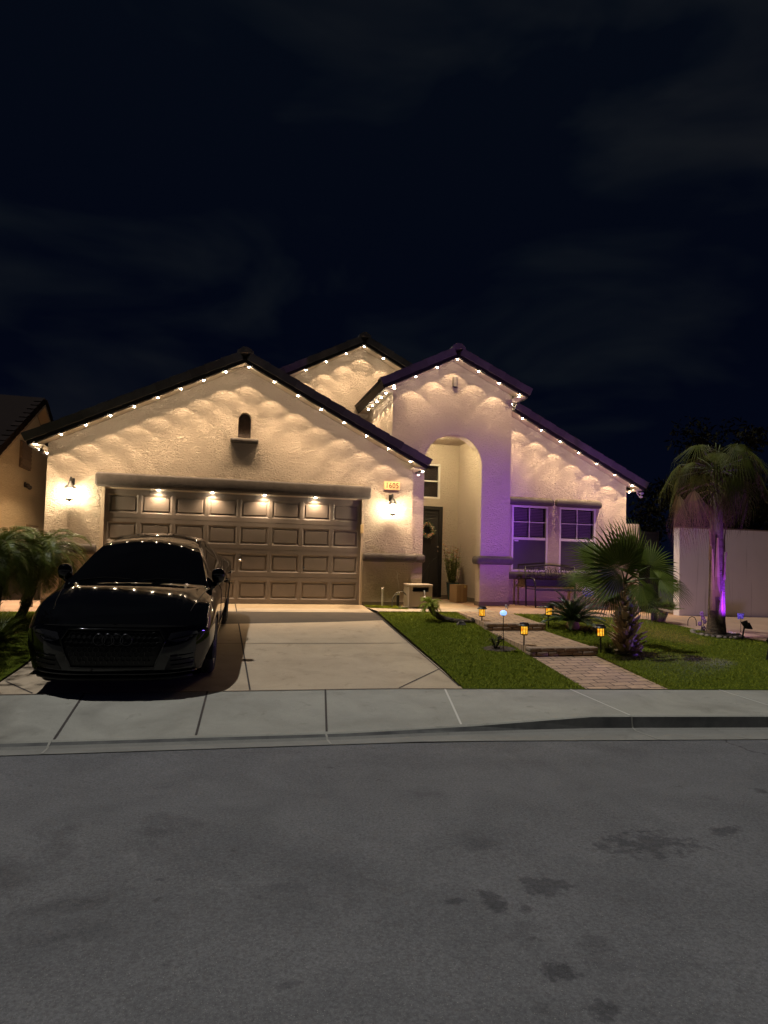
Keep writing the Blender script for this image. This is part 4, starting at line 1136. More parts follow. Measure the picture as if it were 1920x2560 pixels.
def fallen_palm():
    t = thing('fallen_palm', 'toppled little palm lying in a curve on the left lawn with a green tuft', 'palm', (4.05, -2.15, -.15)); rng = random.Random(71)
    W = lambda p: Vector(p)-Vector((4.05, -2.15, -.15))
    pts = [W(p) for p in ((4.36, -2.20, -.13), (4.22, -2.18, -.13), (4.08, -2.16, -.125), (3.94, -2.12, -.10), (3.82, -2.08, -.05), (3.73, -2.05, .02), (3.68, -2.03, .10), (3.67, -2.02, .15))]
    b = MB(); b.tube(pts, [.035, .045, .05, .052, .05, .045, .042, .03], 10); b.build('trunk', mat('rough_bark', (.05, .036, .026), .95, noise=(20, .8, (.13, .10, .07)), bump=(25, 1, .03)), t, smooth=True)
    b = MB()
    for i in range(150):
        k = rng.uniform(0, 6.9); i0 = int(k); c = pts[i0].lerp(pts[i0+1], k-i0); a = rng.uniform(0, 2*PI); d = Vector((rng.gauss(0, .5), math.cos(a), math.sin(a))).normalized(); s = d.cross(Vector((1, 0, 0))).normalized()*.009
        c = c+d*.035; b.add([c-s, c+s, c+d*rng.uniform(.02, .05)], [(0, 1, 2)])
    b.build('leaf_boots', M_BOOT, t, fix=False)
    b = MB()
    for i in range(34): feather(b, pts[-1], i*2.4, R(rng.uniform(-35, 70)), .26*rng.uniform(.7, 1.15), 22, .085, 1.6, rng, .006)
    b.build('crown', mat('tuft_leaf', (.24, .30, .03), .6, spec=.1, island=(.42, .46, .09)), t, fix=False)
    r = MB()
    for i in range(12): e = pts[0]+Vector((rng.uniform(.05, .26), rng.uniform(-.10, .10), rng.uniform(-.02, .05))); r.tube([pts[0]+Vector((0, rng.uniform(-.03, .03), 0)), pts[0].lerp(e, .5)+Vector((0, 0, .02)), e], [.012, .008, .003], 5)
    r.build('roots', M_SOIL, t)
fallen_palm()
t = thing('lawn_rock', 'small dark angular rock beside the toppled palm trunk', 'rock', (4.13, -2.36, G(4.13, -2.36)))
b = MB(); b.add([(-.09, -.05, 0), (.08, -.06, 0), (.10, .05, 0), (-.08, .06, 0), (-.04, -.03, .075), (.06, -.02, .06), (.04, .035, .08), (-.05, .03, .055)], [(0, 1, 5, 4), (1, 2, 6, 5), (2, 3, 7, 6), (3, 0, 4, 7), (4, 5, 6, 7), (0, 3, 2, 1)]); b.build('stone', mat('dark_rock', (.07, .06, .055), .9, noise=(20, .7, (.12, .10, .09))), t, bevel=.008)

# dirt patch with a withered sapling
t = thing('withered_sapling', 'withered dark sapling in a round bare soil patch on the left lawn', 'plant', (4.065, -4.06, G(4.065, -4.06)))
b = MB(); n = 22
ring = [((.20+.02*math.sin(k*2.2))*math.cos(2*PI*k/n)*1.25, (.135+.012*math.sin(k*3.1))*math.sin(2*PI*k/n)*1.35) for k in range(n)]
b.add([(x, y, .014+(G(4.065+x, -4.06+y)-G(4.065, -4.06))) for x, y in ring]+[(0, 0, .02)], [(k, (k+1) % n, n) for k in range(n)]); b.build('soil', M_SOIL, t)
b = MB(); rng = random.Random(9)
for i in range(26):
    a = rng.uniform(0, 6.28); p = Vector((-.04, .02, 0)); q = p+Vector((.06*math.cos(a), .05*math.sin(a), rng.uniform(.06, .2))); b.tube([p, q, q+Vector((.05*math.cos(a), .04*math.sin(a), rng.uniform(0, .06)))], [.006, .004, .002], 4)
    for k in range(8):
        c = q+Vector((rng.gauss(0, .035), rng.gauss(0, .03), rng.gauss(0, .03))); d = Vector((rng.gauss(0, 1), rng.gauss(0, 1), rng.gauss(0, .6))).normalized()*.035; s = d.cross(Vector((0, 0, 1)))*.25
        b.add([c, c+d*.5+s, c+d, c+d*.5-s], [(0, 1, 2, 3)])
b.build('twigs', mat('dead_twig', (.035, .032, .016), .8, island=(.06, .06, .022)), t, fix=False)

# ------------------------------------------------------------------ the black car
def car():
    rot = R(-3.7); slope = -math.atan(.51/5.45)
    t = thing('parked_car', 'glossy black fastback car with tinted glass and a dark honeycomb grille, parked on the driveway', 'car', (-.80, -3.29, GDRV(-.80, -3.29)))
    t.rotation_euler = (Matrix.Rotation(-slope, 3, 'X') @ Matrix.Rotation(rot, 3, 'Z')).to_euler()
    PAINT = mat('car_paint', (.0018, .0018, .0022), .06, spec=.5)
    CGLASS = mat('tinted_glass', (.002, .002, .0025), .04, spec=.22)
    DARK = mat('car_dark_plastic', (.003, .003, .003), .5, spec=.25)
    GLOSSB = mat('gloss_black_trim', (.003, .003, .003), .12, spec=.5)
    CHROME = mat('dark_chrome_trim', (.022, .022, .025), .18, metal=1.0)
    TYRE = mat('tyre_rubber', (.012, .012, .012), .85)
    RIM = mat('rim_dark', (.10, .10, .105), .3, metal=.9)
    # stations along the length: y, then half-width/height of the profile points and crown height at the centre
    #  y     rocker      mid         shoulder    belt        rail        top
    ST = [
     (-2.42, (.84, .24), (.92, .46), (.905, .64), (.80, .705), (.50, .742), .753),
     (-2.25, (.85, .22), (.935, .46), (.925, .68), (.84, .76), (.52, .80), .814),
     (-1.90, (.86, .20), (.948, .46), (.945, .755), (.87, .85), (.55, .893), .907),
     (-1.46, (.86, .20), (.945, .46), (.945, .81), (.87, .912), (.62, .974), .992),
     (-1.20, (.86, .20), (.945, .46), (.945, .825), (.87, .928), (.79, .982), 1.018),
     (-1.02, (.86, .20), (.945, .46), (.945, .84), (.875, .945), (.775, 1.045), 1.105),
     (-.85, (.86, .20), (.945, .46), (.945, .85), (.875, .955), (.745, 1.115), 1.185),
     (-.50, (.86, .20), (.945, .46), (.948, .865), (.878, .97), (.675, 1.26), 1.325),
     (-.17, (.86, .20), (.945, .46), (.95, .875), (.878, .985), (.605, 1.37), 1.43),
     (.10, (.86, .20), (.945, .46), (.95, .885), (.875, .995), (.58, 1.41), 1.468),
     (.45, (.86, .20), (.945, .46), (.952, .895), (.87, 1.005), (.565, 1.43), 1.487),
     (.80, (.86, .20), (.945, .46), (.955, .905), (.865, 1.015), (.555, 1.425), 1.482),
     (1.20, (.86, .20), (.945, .46), (.96, .92), (.85, 1.03), (.54, 1.38), 1.435),
     (1.60, (.86, .21), (.95, .47), (.965, .935), (.825, 1.045), (.53, 1.29), 1.335),
     (2.05, (.85, .23), (.945, .48), (.95, .945), (.79, 1.035), (.53, 1.12), 1.15),
     (2.40, (.83, .27), (.90, .50), (.905, .945), (.77, 1.01), (.55, 1.03), 1.04),
     (2.56, (.78, .33), (.84, .52), (.85, .915), (.73, .965), (.52, .985), .99)]
    Y = np.array([s[0] for s in ST])
    cols = np.array([[c for pt in s[1:6] for c in pt]+[s[6]] for s in ST])
    def cr(yv, col):        # catmull-rom through the stations
        i = int(np.clip(np.searchsorted(Y, yv)-1, 0, len(Y)-2)); h = Y[i+1]-Y[i]; q = (yv-Y[i])/h
        m = lambda k: (cols[min(k+1, len(Y)-1), col]-cols[max(k-1, 0), col])/(Y[min(k+1, len(Y)-1)]-Y[max(k-1, 0)])
        p0, p1, m0, m1 = cols[i, col], cols[i+1, col], m(i)*h, m(i+1)*h
        return (2*q**3-3*q**2+1)*p0+(q**3-2*q**2+q)*m0+(-2*q**3+3*q**2)*p1+(q**3-q**2)*m1
    def plan(x, yv):        # rounded nose and tail seen from above
        wf = max(0, 1-(yv+2.42)/1.1)**1.6 if yv < -1.32 else 0
        wr = max(0, (yv-1.9)/.66)**1.4 if yv > 1.9 else 0
        return .34*(abs(x)/.93)**3.6*wf-.30*(abs(x)/.9)**3*wr
    NS = (5, 6, 5, 10, 9)
    def profile(yv):
        v = [cr(yv, k) for k in range(11)]; pts = [(v[0], v[1]), (v[2], v[3]), (v[4], v[5]), (v[6], v[7]), (v[8], v[9])]; zc = v[10]
        out = []
        for s in range(4):
            p0, p1 = pts[max(s-1, 0)], pts[s]; p2 = pts[s+1]; p3 = pts[s+2] if s+2 < 5 else (0, zc)
            for k in range(NS[s]):
                q = k/NS[s]
                if s in (1, 2, 3):
                    f = lambda a, b, c, d: .5*((2*b)+(-a+c)*q+(2*a-5*b+4*c-d)*q*q+(-a+3*b-3*c+d)*q**3)
                    tq = .45 if s != 3 else .25
                    cx, cz = f(p0[0], p1[0], p2[0], p3[0]), f(p0[1], p1[1], p2[1], p3[1])
                    lx, lz = lerp(p1[0], p2[0], q), lerp(p1[1], p2[1], q)
                    out.append((lerp(lx, cx, tq), lerp(lz, cz, tq)))
                else: out.append((lerp(p1[0], p2[0], q), lerp(p1[1], p2[1], q)))
        xr, zr = pts[4]
        for k in range(NS[4]+1):
            q = k/NS[4]; x = xr*(1-q); out.append((x, zr+(zc-zr)*(1-(x/xr)**2.0)))
        return out
    ysamp = sorted(set([round(a, 3) for a in np.concatenate([np.linspace(-2.42, -1.9, 12), np.linspace(-1.9, 2.05, 110), np.linspace(2.05, 2.56, 12)])]))
    prof = [profile(a) for a in ysamp]; m = len(prof[0])
    full = []
    for a, p in zip(ysamp, prof):
        row = [(x, a+plan(x, a), z) for x, z in p]; row += [(-x, yy, z) for x, yy, z in row[-2::-1]]; full.append(row)
    W = 2*m-1; base_i = np.cumsum([0]+list(NS))
    WH = ((-1.455, .342), (1.455, .348)); RW = .385
    parts = {k: MB() for k in ('body', 'windshield', 'rear_window', 'side_window', 'other_side_window')}
    V = [list(map(list, r)) for r in full]
    for r in range(len(V)):             # snap the arch lip round
        for c in range(W):
            j = c if c < m else 2*m-2-c
            if j < base_i[2]+1:
                for wy, wz in WH:
                    dy, dz = V[r][c][1]-wy, V[r][c][2]-wz; dd = math.hypot(dy, dz)
                    if RW-.02 < dd < RW+.02 and dd > 0: V[r][c][1] = wy+dy/dd*RW; V[r][c][2] = wz+dz/dd*RW
    for r in range(len(V)-1):
        for c in range(W-1):
            j = c if c < m-1 else 2*m-3-c
            q = [V[r][c], V[r+1][c], V[r+1][c+1], V[r][c+1]]; cy_ = sum(p[1] for p in q)/4; cz_ = sum(p[2] for p in q)/4
            if j < base_i[2]+1 and any(math.hypot(cy_-wy, cz_-wz) < RW-.004 for wy, wz in WH): continue
            y0 = ysamp[r]
            k = 'body'
            edge = base_i[4]-j
            if j >= base_i[4] and -1.19 < y0 < -.15: k = 'windshield'
            elif j >= base_i[4] and 1.12 < y0 < 2.05: k = 'rear_window'
            elif base_i[3]+1 <= j < base_i[4]-1 and -.85 < y0 < 1.85:
                lim = -.85+.72*((j-base_i[3]-1)/(NS[3]-2)); lim2 = 1.85-.75*((j-base_i[3]-1)/(NS[3]-2))
                if lim < y0 < lim2 and not (.52 < y0 < .57): k = 'side_window' if c < m-1 else 'other_side_window'
                else: k = 'body'
            p = parts[k]; p.add(q, [(0, 1, 2, 3)])
    def weld(o, d=.0015):
        bm = bmesh.new(); bm.from_mesh(o.data); bmesh.ops.remove_doubles(bm, verts=bm.verts, dist=d); bmesh.ops.recalc_face_normals(bm, faces=bm.faces); bm.to_mesh(o.data); bm.free()
        o.data.polygons.foreach_set('use_smooth', [True]*len(o.data.polygons)); return o
    # front fascia fills the first ring; rows of equal height across
    b = parts['body']; ring = full[0]; jc = base_i[4]
    def fz(x, z, yv):   # slight lean and undercut of the nose
        return 0.0
    rows = []
    for j in range(jc):
        x, yy, z = ring[j]; lean = -.085*math.sin(PI*min(1, max(0, (z-.22)/.50)))
        rows.append([(x*u, -2.42+plan(x*u, -2.42)+lean*(1-abs(u)**4), z) for u in np.linspace(1, -1, 41)])
    # top row follows the bonnet lip
    lip = [ring[k] for k in range(jc, W-jc)]
    n = 41; lx = np.linspace(ring[jc][0], -ring[jc][0], n); arr = np.array(lip); od = np.argsort(arr[:, 0])
    rows.append([(x, -2.42+plan(x, -2.42), float(np.interp(x, arr[od, 0], arr[od, 2]))) for x in lx])
    for i in range(len(rows)-1):
        for k in range(n-1): b.add([rows[i][k], rows[i][k+1], rows[i+1][k+1], rows[i+1][k]], [(0, 1, 2, 3)])
    # tail panel
    ring = full[-1]
    for j in range(m-1):
        p0, p1, q0, q1 = ring[j], ring[j+1], ring[W-1-j], ring[W-2-j]; b.add([p0, p1, q1, q0], [(0, 1, 2, 3)])
    # floor pan
    b.add([(.84, -2.3, .2), (-.84, -2.3, .2), (-.84, 2.45, .24), (.84, 2.45, .24)], [(0, 1, 2, 3)])
    body = weld(b.build('body', PAINT, t, fix=False)); e = body.modifiers.new('e', 'EDGE_SPLIT'); e.split_angle = R(48)
    for k in ('windshield', 'rear_window', 'side_window', 'other_side_window'): weld(parts[k].build(k.replace('other_', ''), CGLASS, t, fix=False))
    # bonnet shut lines and cowl
    for sg in (1, -1):
        g = MB(); pth = []
        for a in np.linspace(-1.2, -2.1, 16):
            p = profile(a); x = lerp(.82, .70, (a+1.2)/-.9); xs_ = np.array([q[0] for q in p[base_i[2]:]]); zs_ = np.array([q[1] for q in p[base_i[2]:]]); o = np.argsort(xs_)
            pth.append((sg*x, a+plan(x, a), float(np.interp(x, xs_[o], zs_[o]))+.001))
        g.tube(pth, .005, 4); g.build('shut_line', DARK, t)
    g = MB()
    for sx, L in ((.55, .60), (-.08, .60)):
        g.tube([(sx, -1.19, 1.045), (sx-L*.5, -1.16, 1.055), (sx-L, -1.15, 1.015)], .009, 5)
    g.build('wiper', mat('wiper_rubber', (.002, .002, .002), .8, spec=.05), t)
    FY = lambda x, z: -2.42+plan(x, -2.42)-.085*math.sin(PI*min(1, max(0, (z-.22)/.50)))*(1-min(1, abs(x)/.86)**4)
    def surf(poly, off, name, m_, dens=.03):
        """thin skin hugging the front fascia, its outline given in x,z"""
        bm = bmesh.new(); x0, x1 = min(p[0] for p in poly), max(p[0] for p in poly); z0, z1 = min(p[1] for p in poly), max(p[1] for p in poly)
        loops = [[Vector((p[0], p[1], 0)) for p in poly]]
        vs = [bm.verts.new((p[0], 0, p[1])) for p in poly]; bm.faces.new(vs)
        nx = int((x1-x0)/dens)
        for k in range(1, nx): bmesh.ops.bisect_plane(bm, geom=bm.verts[:]+bm.edges[:]+bm.faces[:], plane_co=(x0+k*(x1-x0)/nx, 0, 0), plane_no=(1, 0, 0))
        nz = max(2, int((z1-z0)/dens))
        for k in range(1, nz): bmesh.ops.bisect_plane(bm, geom=bm.verts[:]+bm.edges[:]+bm.faces[:], plane_co=(0, 0, z0+k*(z1-z0)/nz), plane_no=(0, 0, 1))
        for v in bm.verts: v.co.y = FY(v.co.x, v.co.z)-off
        ret = bmesh.ops.extrude_face_region(bm, geom=bm.faces[:])
        for v in [q for q in ret['geom'] if isinstance(q, bmesh.types.BMVert)]: v.co.y += off+.012
        bmesh.ops.recalc_face_normals(bm, faces=bm.faces)
        me = bpy.data.meshes.new(name); bm.to_mesh(me); bm.free(); me.materials.append(m_)
        o = bpy.data.objects.new(name, me); COL.objects.link(o); o.parent = t; return o
    gp = [(-.50, .60), (-.44, .70), (.44, .70), (.50, .60), (.40, .32), (-.40, .32)]
    gr_ = surf(gp, .004, 'grille', DARK)
    fr = MB(); ring2 = [(x, FY(x, z)-.012, z) for (xa, za), (xb, zb) in zip(gp, gp[1:]+gp[:1]) for x, z in [(lerp(xa, xb, q), lerp(za, zb, q)) for q in np.linspace(0, 1, 7)[:-1]]]
    fr.tube(ring2+[ring2[0]], .012, 6, cap=False); fr.build('grille_frame', GLOSSB, gr_, smooth=True)
    hx = MB(); s_ = .030
    for iz in range(-9, 10):
        for ix in range(-12, 13):
            x = ix*s_*1.732+(s_*.866 if iz % 2 else 0); z = .51+iz*s_*1.5
            half = np.interp(z, [.32, .60, .70], [.385, .48, .425])
            if abs(x) > half-.02 or not (.345 < z < .68): continue
            for k in (0, 1, 2):
                a0, a1 = R(30+60*k), R(90+60*k)
                p, q = (x+s_*math.cos(a0), z+s_*math.sin(a0)), (x+s_*math.cos(a1), z+s_*math.sin(a1))
                hx.tube([(p[0], FY(*p)-.011, p[1]), (q[0], FY(*q)-.011, q[1])], .0042, 4, cap=False)
    hx.build('honeycomb', GLOSSB, gr_, smooth=True)
    em = MB()
    for k in range(4):
        cx = -.129+k*.086; em.tube([(cx+.056*math.cos(a), FY(cx, .61)-.028-.004*(k % 2), .61+.056*math.sin(a)) for a in np.linspace(0, 2*PI, 25)], .0075, 6, cap=False)
    em.build('emblem', mat('emblem_black_chrome', (.05, .05, .055), .22, metal=1.0), gr_, smooth=True)
    pl = MB(); 
    for sg in (1, -1):
        poly = [(sg*.52, .60), (sg*.55, .66), (sg*.72, .672), (sg*.80, .655), (sg*.82, .61), (sg*.72, .575), (sg*.60, .57)]
        h = surf(poly, .006, 'headlight', mat('headlight_lens', (.02, .02, .022), .06, spec=.6))
        d = MB(); d.tube([(x, FY(x, z)-.012, z) for x, z in ((sg*.56, .60), (sg*.68, .615), (sg*.80, .622))], .006, 5); d.build('light_strip', CHROME, h)
        poly = [(sg*.50, .28), (sg*.56, .44), (sg*.78, .47), (sg*.80, .40), (sg*.76, .29)]
        i = surf(poly, .004, 'side_intake', DARK)
        d = MB()
        for zz in (.33, .38, .43): d.tube([(x, FY(x, zz)-.012, zz) for x in (sg*.56, sg*.66, sg*.77)], .005, 4)
        d.build('intake_bar', GLOSSB, i)
    lp = MB(); xs = np.linspace(-.80, .80, 25)
    lp.tube([(x, -2.435+plan(x, -2.42)-.01, .245) for x in xs], .014, 8); lp.build('front_lip', GLOSSB, t, smooth=True)
    lp = MB(); lp.tube([(x, -2.42+plan(x, -2.42)-.008, .19) for x in np.linspace(-.76, .76, 25)], .022, 8); lp.build('front_splitter', DARK, t, smooth=True)
    # sill
    for sg in (1, -1):
        g = MB(); g.rbox(-1.03, 1.03, -.03, .03, -.05, .04, .018, M=Matrix.Translation((sg*.875, 0, .215)) @ Matrix.Rotation(PI/2, 4, 'Z')); g.build('side_sill', GLOSSB, t, smooth=True)
        # window line moulding
        pth = []
        for a in np.linspace(-.85, 1.9, 20):
            p = profile(a)[base_i[3]]; pth.append((sg*(p[0]+.002), a, p[1]+.012))
        g = MB(); g.tube(pth, .008, 5); g.build('window_trim', GLOSSB, t, smooth=True)
        # door seams and handles
        g = MB()
        for ya in (-.62, .50, 1.45):
            pts = []
            for p in profile(ya)[1:base_i[3]+1]: pts.append((sg*(p[0]+.0015), ya+(.12*(p[1]-.5) if ya > 1 else 0), p[1]))
            g.tube(pts, .0035, 4)
        g.build('door_seam', DARK, t)
        for ya in (.28, 1.22):
            g = MB(); g.tube([(sg*.954, ya, .85), (sg*.984, ya+.03, .853), (sg*.984, ya+.17, .858), (sg*.956, ya+.20, .86)], .013, 7); g.build('door_handle', CHROME, t, smooth=True)
        # mirror
        g = MB(); g.sphere((sg*.915, -.83, 1.075), .104, 20, 14, (.80, .62, .90), .72); g.tube([(sg*.85, -.83, .955), (sg*.90, -.83, .975), (sg*.94, -.82, 1.02)], .034, 8)
        mo = g.build('mirror', PAINT, t, smooth=True)
        g = MB(); g.tube([(sg*.86, -.890, 1.08), (sg*.93, -.897, 1.078), (sg*.985, -.870, 1.075)], .005, 5); g.build('turn_signal', CHROME, mo)
        g = MB(); g.lathe([(.07, 0), (.065, -.004)], (sg*.915, -.768, 1.075), 14, 'Y'); g.build('mirror_glass', CGLASS, mo)
    # wheels
    for wy, wz in WH:
        for sg in (1, -1):
            g = MB(); o = sg
            prof_ = [(.235, -.11), (.30, -.122), (.335, -.10), (.345, -.07), (.345, .07), (.335, .10), (.30, .122), (.235, .11)]
            g.lathe(prof_, (sg*.825, wy, wz), 40, 'X', cap=False); ty = g.build('tyre', TYRE, t, smooth=True, auto=40)
            g = MB()
            g.lathe([(.245, .105), (.235, .112), (.225, .10), (.222, .02)], (sg*.825, wy, wz), 40, 'X', cap=False) if sg > 0 else g.lathe([(.245, -.105), (.235, -.112), (.225, -.10), (.222, -.02)], (sg*.825, wy, wz), 40, 'X', cap=False)
            for k in range(10):
                a = k*2*PI/10; Mx = Matrix.Translation((sg*.825, wy, wz)) @ Matrix.Rotation(a, 4, 'X')
                g.box(sg*.07-.012, sg*.095-.0, -.014, .014, .03, .228, Mx)
            g.lathe([(.045, sg*.06), (.05, sg*.095), (.04, sg*.105), (.001, sg*.105)], (sg*.825, wy, wz), 16, 'X')
            g.build('rim', RIM, ty)
            g = MB(); g.lathe([(.17, sg*.03), (.17, sg*.045)], (sg*.825, wy, wz), 24, 'X'); g.build('brake_disc', mat('brake_disc', (.3, .3, .3), .4, metal=1.0), ty)
            g = MB(); n = 20
            for k in range(n):
                a0, a1 = R(-15)+R(210)*k/n, R(-15)+R(210)*(k+1)/n; c = lambda a, x: (sg*x, wy+(RW+.004)*math.cos(a), wz+(RW+.004)*math.sin(a))
                g.add([c(a0, .60), c(a1, .60), c(a1, .94 if wy < 0 else .945), c(a0, .94 if wy < 0 else .945)], [(0, 1, 2, 3)])
            g.lathe([(RW, 0), (RW, .004)], (sg*.60, wy, wz), 28, 'X'); g.build('wheel_well', DARK, t)
def GDRV(x, y): return G(x, y, True)
car()

# ------------------------------------------------------------------ garden lights and small things
def solar_lantern(label, x, y, h, lean=0.0):
    t = thing('solar_lantern', label, 'garden light', (x, y, G(x, y)), 0, 'amber solar lanterns along the paver path')
    t.rotation_euler = (0, lean, .4)
    s = MB(); s.tube([(0, 0, -.06), (0, 0, h-.185)], .0105, 10); s.build('stake', M_BLACK, t, smooth=True)
    z = h-.185
    s = MB(); s.lathe([(.012, z), (.05, z+.008), (.056, z+.016), (.056, z+.024)], (0, 0, 0), 8); 
    for k in range(8):
        a = k*PI/4+PI/8; s.tube([(.053*math.cos(a), .053*math.sin(a), z+.02), (.053*math.cos(a), .053*math.sin(a), z+.135)], .0045, 5)
    s.build('cage', M_BLACK, t)
    s = MB(); s.lathe([(.062, z+.132), (.085, z+.136), (.088, z+.146), (.066, z+.166), (.064, z+.182), (.055, z+.186)], (0, 0, 0), 16); s.build('solar_cap', M_BLACK, t, smooth=True, auto=40)
    s = MB(); s.lathe([(.049, z+.022), (.049, z+.132)], (0, 0, 0), 16, cap=False); s.build('flame_panel', flame_mat(), t, smooth=True)
def flame_mat():
    if 'flame' in MATS: return MATS['flame']
    m = bpy.data.materials.new('flame'); m.use_nodes = True; MATS['flame'] = m
    nt = m.node_tree; N = nt.nodes; L = nt.links; b = N['Principled BSDF']; b.inputs['Base Color'].default_value = (.5, .2, .03, 1)
    tc = N.new('ShaderNodeTexCoord'); n = N.new('ShaderNodeTexNoise'); n.inputs['Scale'].default_value = 26; n.inputs['Detail'].default_value = 2
    L.new(tc.outputs['Object'], n.inputs['Vector'])
    r = N.new('ShaderNodeValToRGB'); L.new(n.outputs[0], r.inputs[0])
    e = r.color_ramp.elements; e[0].position = .36; e[0].color = (.75, .20, .0, 1); e[1].position = .66; e[1].color = (1.0, .62, .06, 1)
    L.new(r.outputs[0], b.inputs['Emission Color']); b.inputs['Emission Strength'].default_value = 1.25
    return m
solar_lantern('amber solar lantern left of the upper path step, nearest the porch column', 4.49, -2.41, .335)
solar_lantern('amber solar lantern left of the lower path step, closest to the withered sapling', 4.37, -4.24, .425)
solar_lantern('amber solar lantern right of the upper path step, in front of the sago cycad', 5.64, -2.62, .395)
solar_lantern('amber solar lantern right of the lower path step, leaning beside the shaggy palm', 5.53, -4.39, .420, -.06)
t = thing('glowing_orb', 'pale blue glowing glass orb on a thin black stake in the soil patch', 'garden light', (4.06, -4.22, G(4.06, -4.22)))
s = MB(); s.tube([(0, 0, -.03), (-.005, 0, .28), (-.01, 0, .53)], .005, 6); s.build('stake', M_BLACK, t)
s = MB(); s.sphere((-.01, 0, .56), .05, 16, 10, (1, 1, .8)); s.build('orb', mat('orb_glow', (.5, .65, .9), .2, emit=((.28, .50, 1.0), 1.35)), t, smooth=True)
s = MB(); s.lathe([(.012, .515), (.03, .525), (.012, .54)], (-.01, 0, 0), 10); s.build('cup', M_BLACK, t)
s = MB(); s.sphere((.03, -.002, .665), .018, 8, 6); s.tube([(.03, 0, .66), (.06, 0, .62)], .006, 5); s.tube([(0, 0, .60), (.03, -.002, .66)], .004, 5); s.build('ornament', mat('orb_ornament', (.65, .55, .48), .4), t, smooth=True)
s = MB(); s.box(-.10, -.03, -.03, .03, .175, .19, Matrix.Rotation(.15, 4, 'Y')); s.build('solar_panel', M_BLACK, t)

def spotlight(label, loc, aim, stake=.24, prc=None):
    t = thing('solar_spotlight', label, 'spotlight', loc, 0, 'black solar spotlights on the right lawn')
    s = MB(); s.tube([(-.03, 0, -.04), (.0, 0, stake*.5), (.03, 0, stake)], .014, 8); s.build('stake', M_BLACK, t)
    d = (Vector(aim)-Vector(loc)-Vector((0, 0, stake))).normalized(); q = d.to_track_quat('Z', 'Y').to_matrix().to_4x4()
    h = MB(); h.lathe([(.03, -.10), (.045, -.06), (.055, .0), (.052, .01)], (0, 0, 0), 16); o = h.build('lamp_head', M_BLACK, t, smooth=True, auto=40)
    o.matrix_local = Matrix.Translation((.02, 0, stake+.07)) @ q
    e = MB(); e.lathe([(.045, .0105), (.001, .0115)], (0, 0, 0), 16); e.build('lens', mat('purple_lens', (.2, .1, .5), .3, emit=((.35, .05, 1.0), 3.0)), o)
    p = MB(); p.box(-.08, .08, -.012, .012, -.065, .065, Matrix.Translation((.10, .02, stake+.0)) @ Matrix.Rotation(-.7, 4, 'X') @ Matrix.Rotation(.12, 4, 'Y')); p.build('solar_panel', M_BLACK, t, bevel=.006)
    return t, Vector(loc)+Vector((.02, 0, stake+.07))+d*.03
t, p = spotlight('black solar spotlight on a stake at the lawn edge right of the tall palm', (8.98, -3.38, G(8.98, -3.38)), (8.80, -3.0, 1.0))
lo = lamp('spot_lamp', 'SPOT', p-t.location, W_PURPLE_PALM, PURPLE, t, (Vector((8.82, -2.97, 1.05)))-t.location, 125, .9, .02)
lamp('added_wall_fill', 'SPOT', p-t.location+Vector((.04, .03, .03)), W_LAVENDER_WALL, (.80, .58, 1.0), t, Vector((11.4, .3, 1.0))-t.location, 120, 1.0, .03)  # added lavender fill that brightens the block wall, hung on this spotlight
t, p = spotlight('black solar spotlight at the right edge of the lawn, aimed at the porch column', (7.95, -4.95, G(7.95, -4.95)), (6.1, .4, 2.2))
lo = lamp('spot_lamp', 'SPOT', p-t.location, W_PURPLE_HOUSE, PURPLE, t, Vector((5.80, .4, 1.95))-t.location, 33, 1.0, .02)
lamp('spot_lamp', 'SPOT', p-t.location, W_PURPLE_WASH, (.56, .18, 1.0), t, Vector((6.6, .5, 2.7))-t.location, 84, 1.0, .02)
lamp('lawn_lamp', 'SPOT', p-t.location+Vector((-.06, -.06, .02)), W_PURPLE_LAWN, (.26, .13, 1.0), t, Vector((6.4, -5.0, -.16))-t.location, 56, 1.0, .03)

t = thing('flower_ornament', 'blue violet butterfly stake ornament behind the solar spotlight', 'garden ornament', (9.75, -2.5, G(9.75, -2.5)-.012))
s = MB(); s.tube([(0, 0, -.03), (0, 0, .30)], .005, 5); s.build('stake', M_BLACK, t)
s = MB()
for a, l in ((2.2, .13), (1.7, .10), (.9, .13), (1.4, .10), (2.9, .08), (.3, .08)):
    d = Vector((math.cos(a), 0, math.sin(a))); q = Vector((-d.z, 0, d.x)); o = Vector((0, 0, .26)); s.add([o, o+d*l*.6+q*.035+Vector((0, .01, 0)), o+d*l, o+d*l*.6-q*.035+Vector((0, .01, 0)), o+d*l*.5+Vector((0, -.006, 0))], [(0, 1, 4), (1, 2, 4), (2, 3, 4), (3, 0, 4)])
s.build('wings', mat('butterfly_wing', (.10, .08, .38), .5), t)  # wings coloured an even blue violet

# yard sign
t = thing('yard_sign', 'blue and white octagon security sign on a tilted white stake before the bench', 'sign', (8.02, .10, -.13), 0)
t.rotation_euler = (0, R(9), R(-8))
octa = lambda r, cz, n=8: [(r*math.cos(PI/8+k*PI/4), cz+r*math.sin(PI/8+k*PI/4)) for k in range(n)]
s = MB(); s.tube([(0, .006, -.05), (0, .006, .34)], .011, 6); s.build('stake', M_WHITE, t)
s = MB(); s.prism(octa(.152, .46), -.004, .004, XZ); so_ = s.build('panel', mat('sign_white', (.55, .55, .62), .45), t)
s = MB(); lo_ = [(-.138, .445), (.138, .445), (.140, .405), (.058, .322), (-.058, .322), (-.140, .405)]
s.prism(lo_, -.0065, -.0045, XZ); s.build('blue_field', mat('sign_blue', (.03, .04, .35), .45), so_)
s = MB()
for k in range(6): s.box(-.095+k*.032, -.075+k*.032, -.0085, -.007, .385+.004*k, .422+.004*k)
s.tube([(-.10, -.0085, .368), (.0, -.0085, .374), (.105, -.0085, .392)], .004, 4)
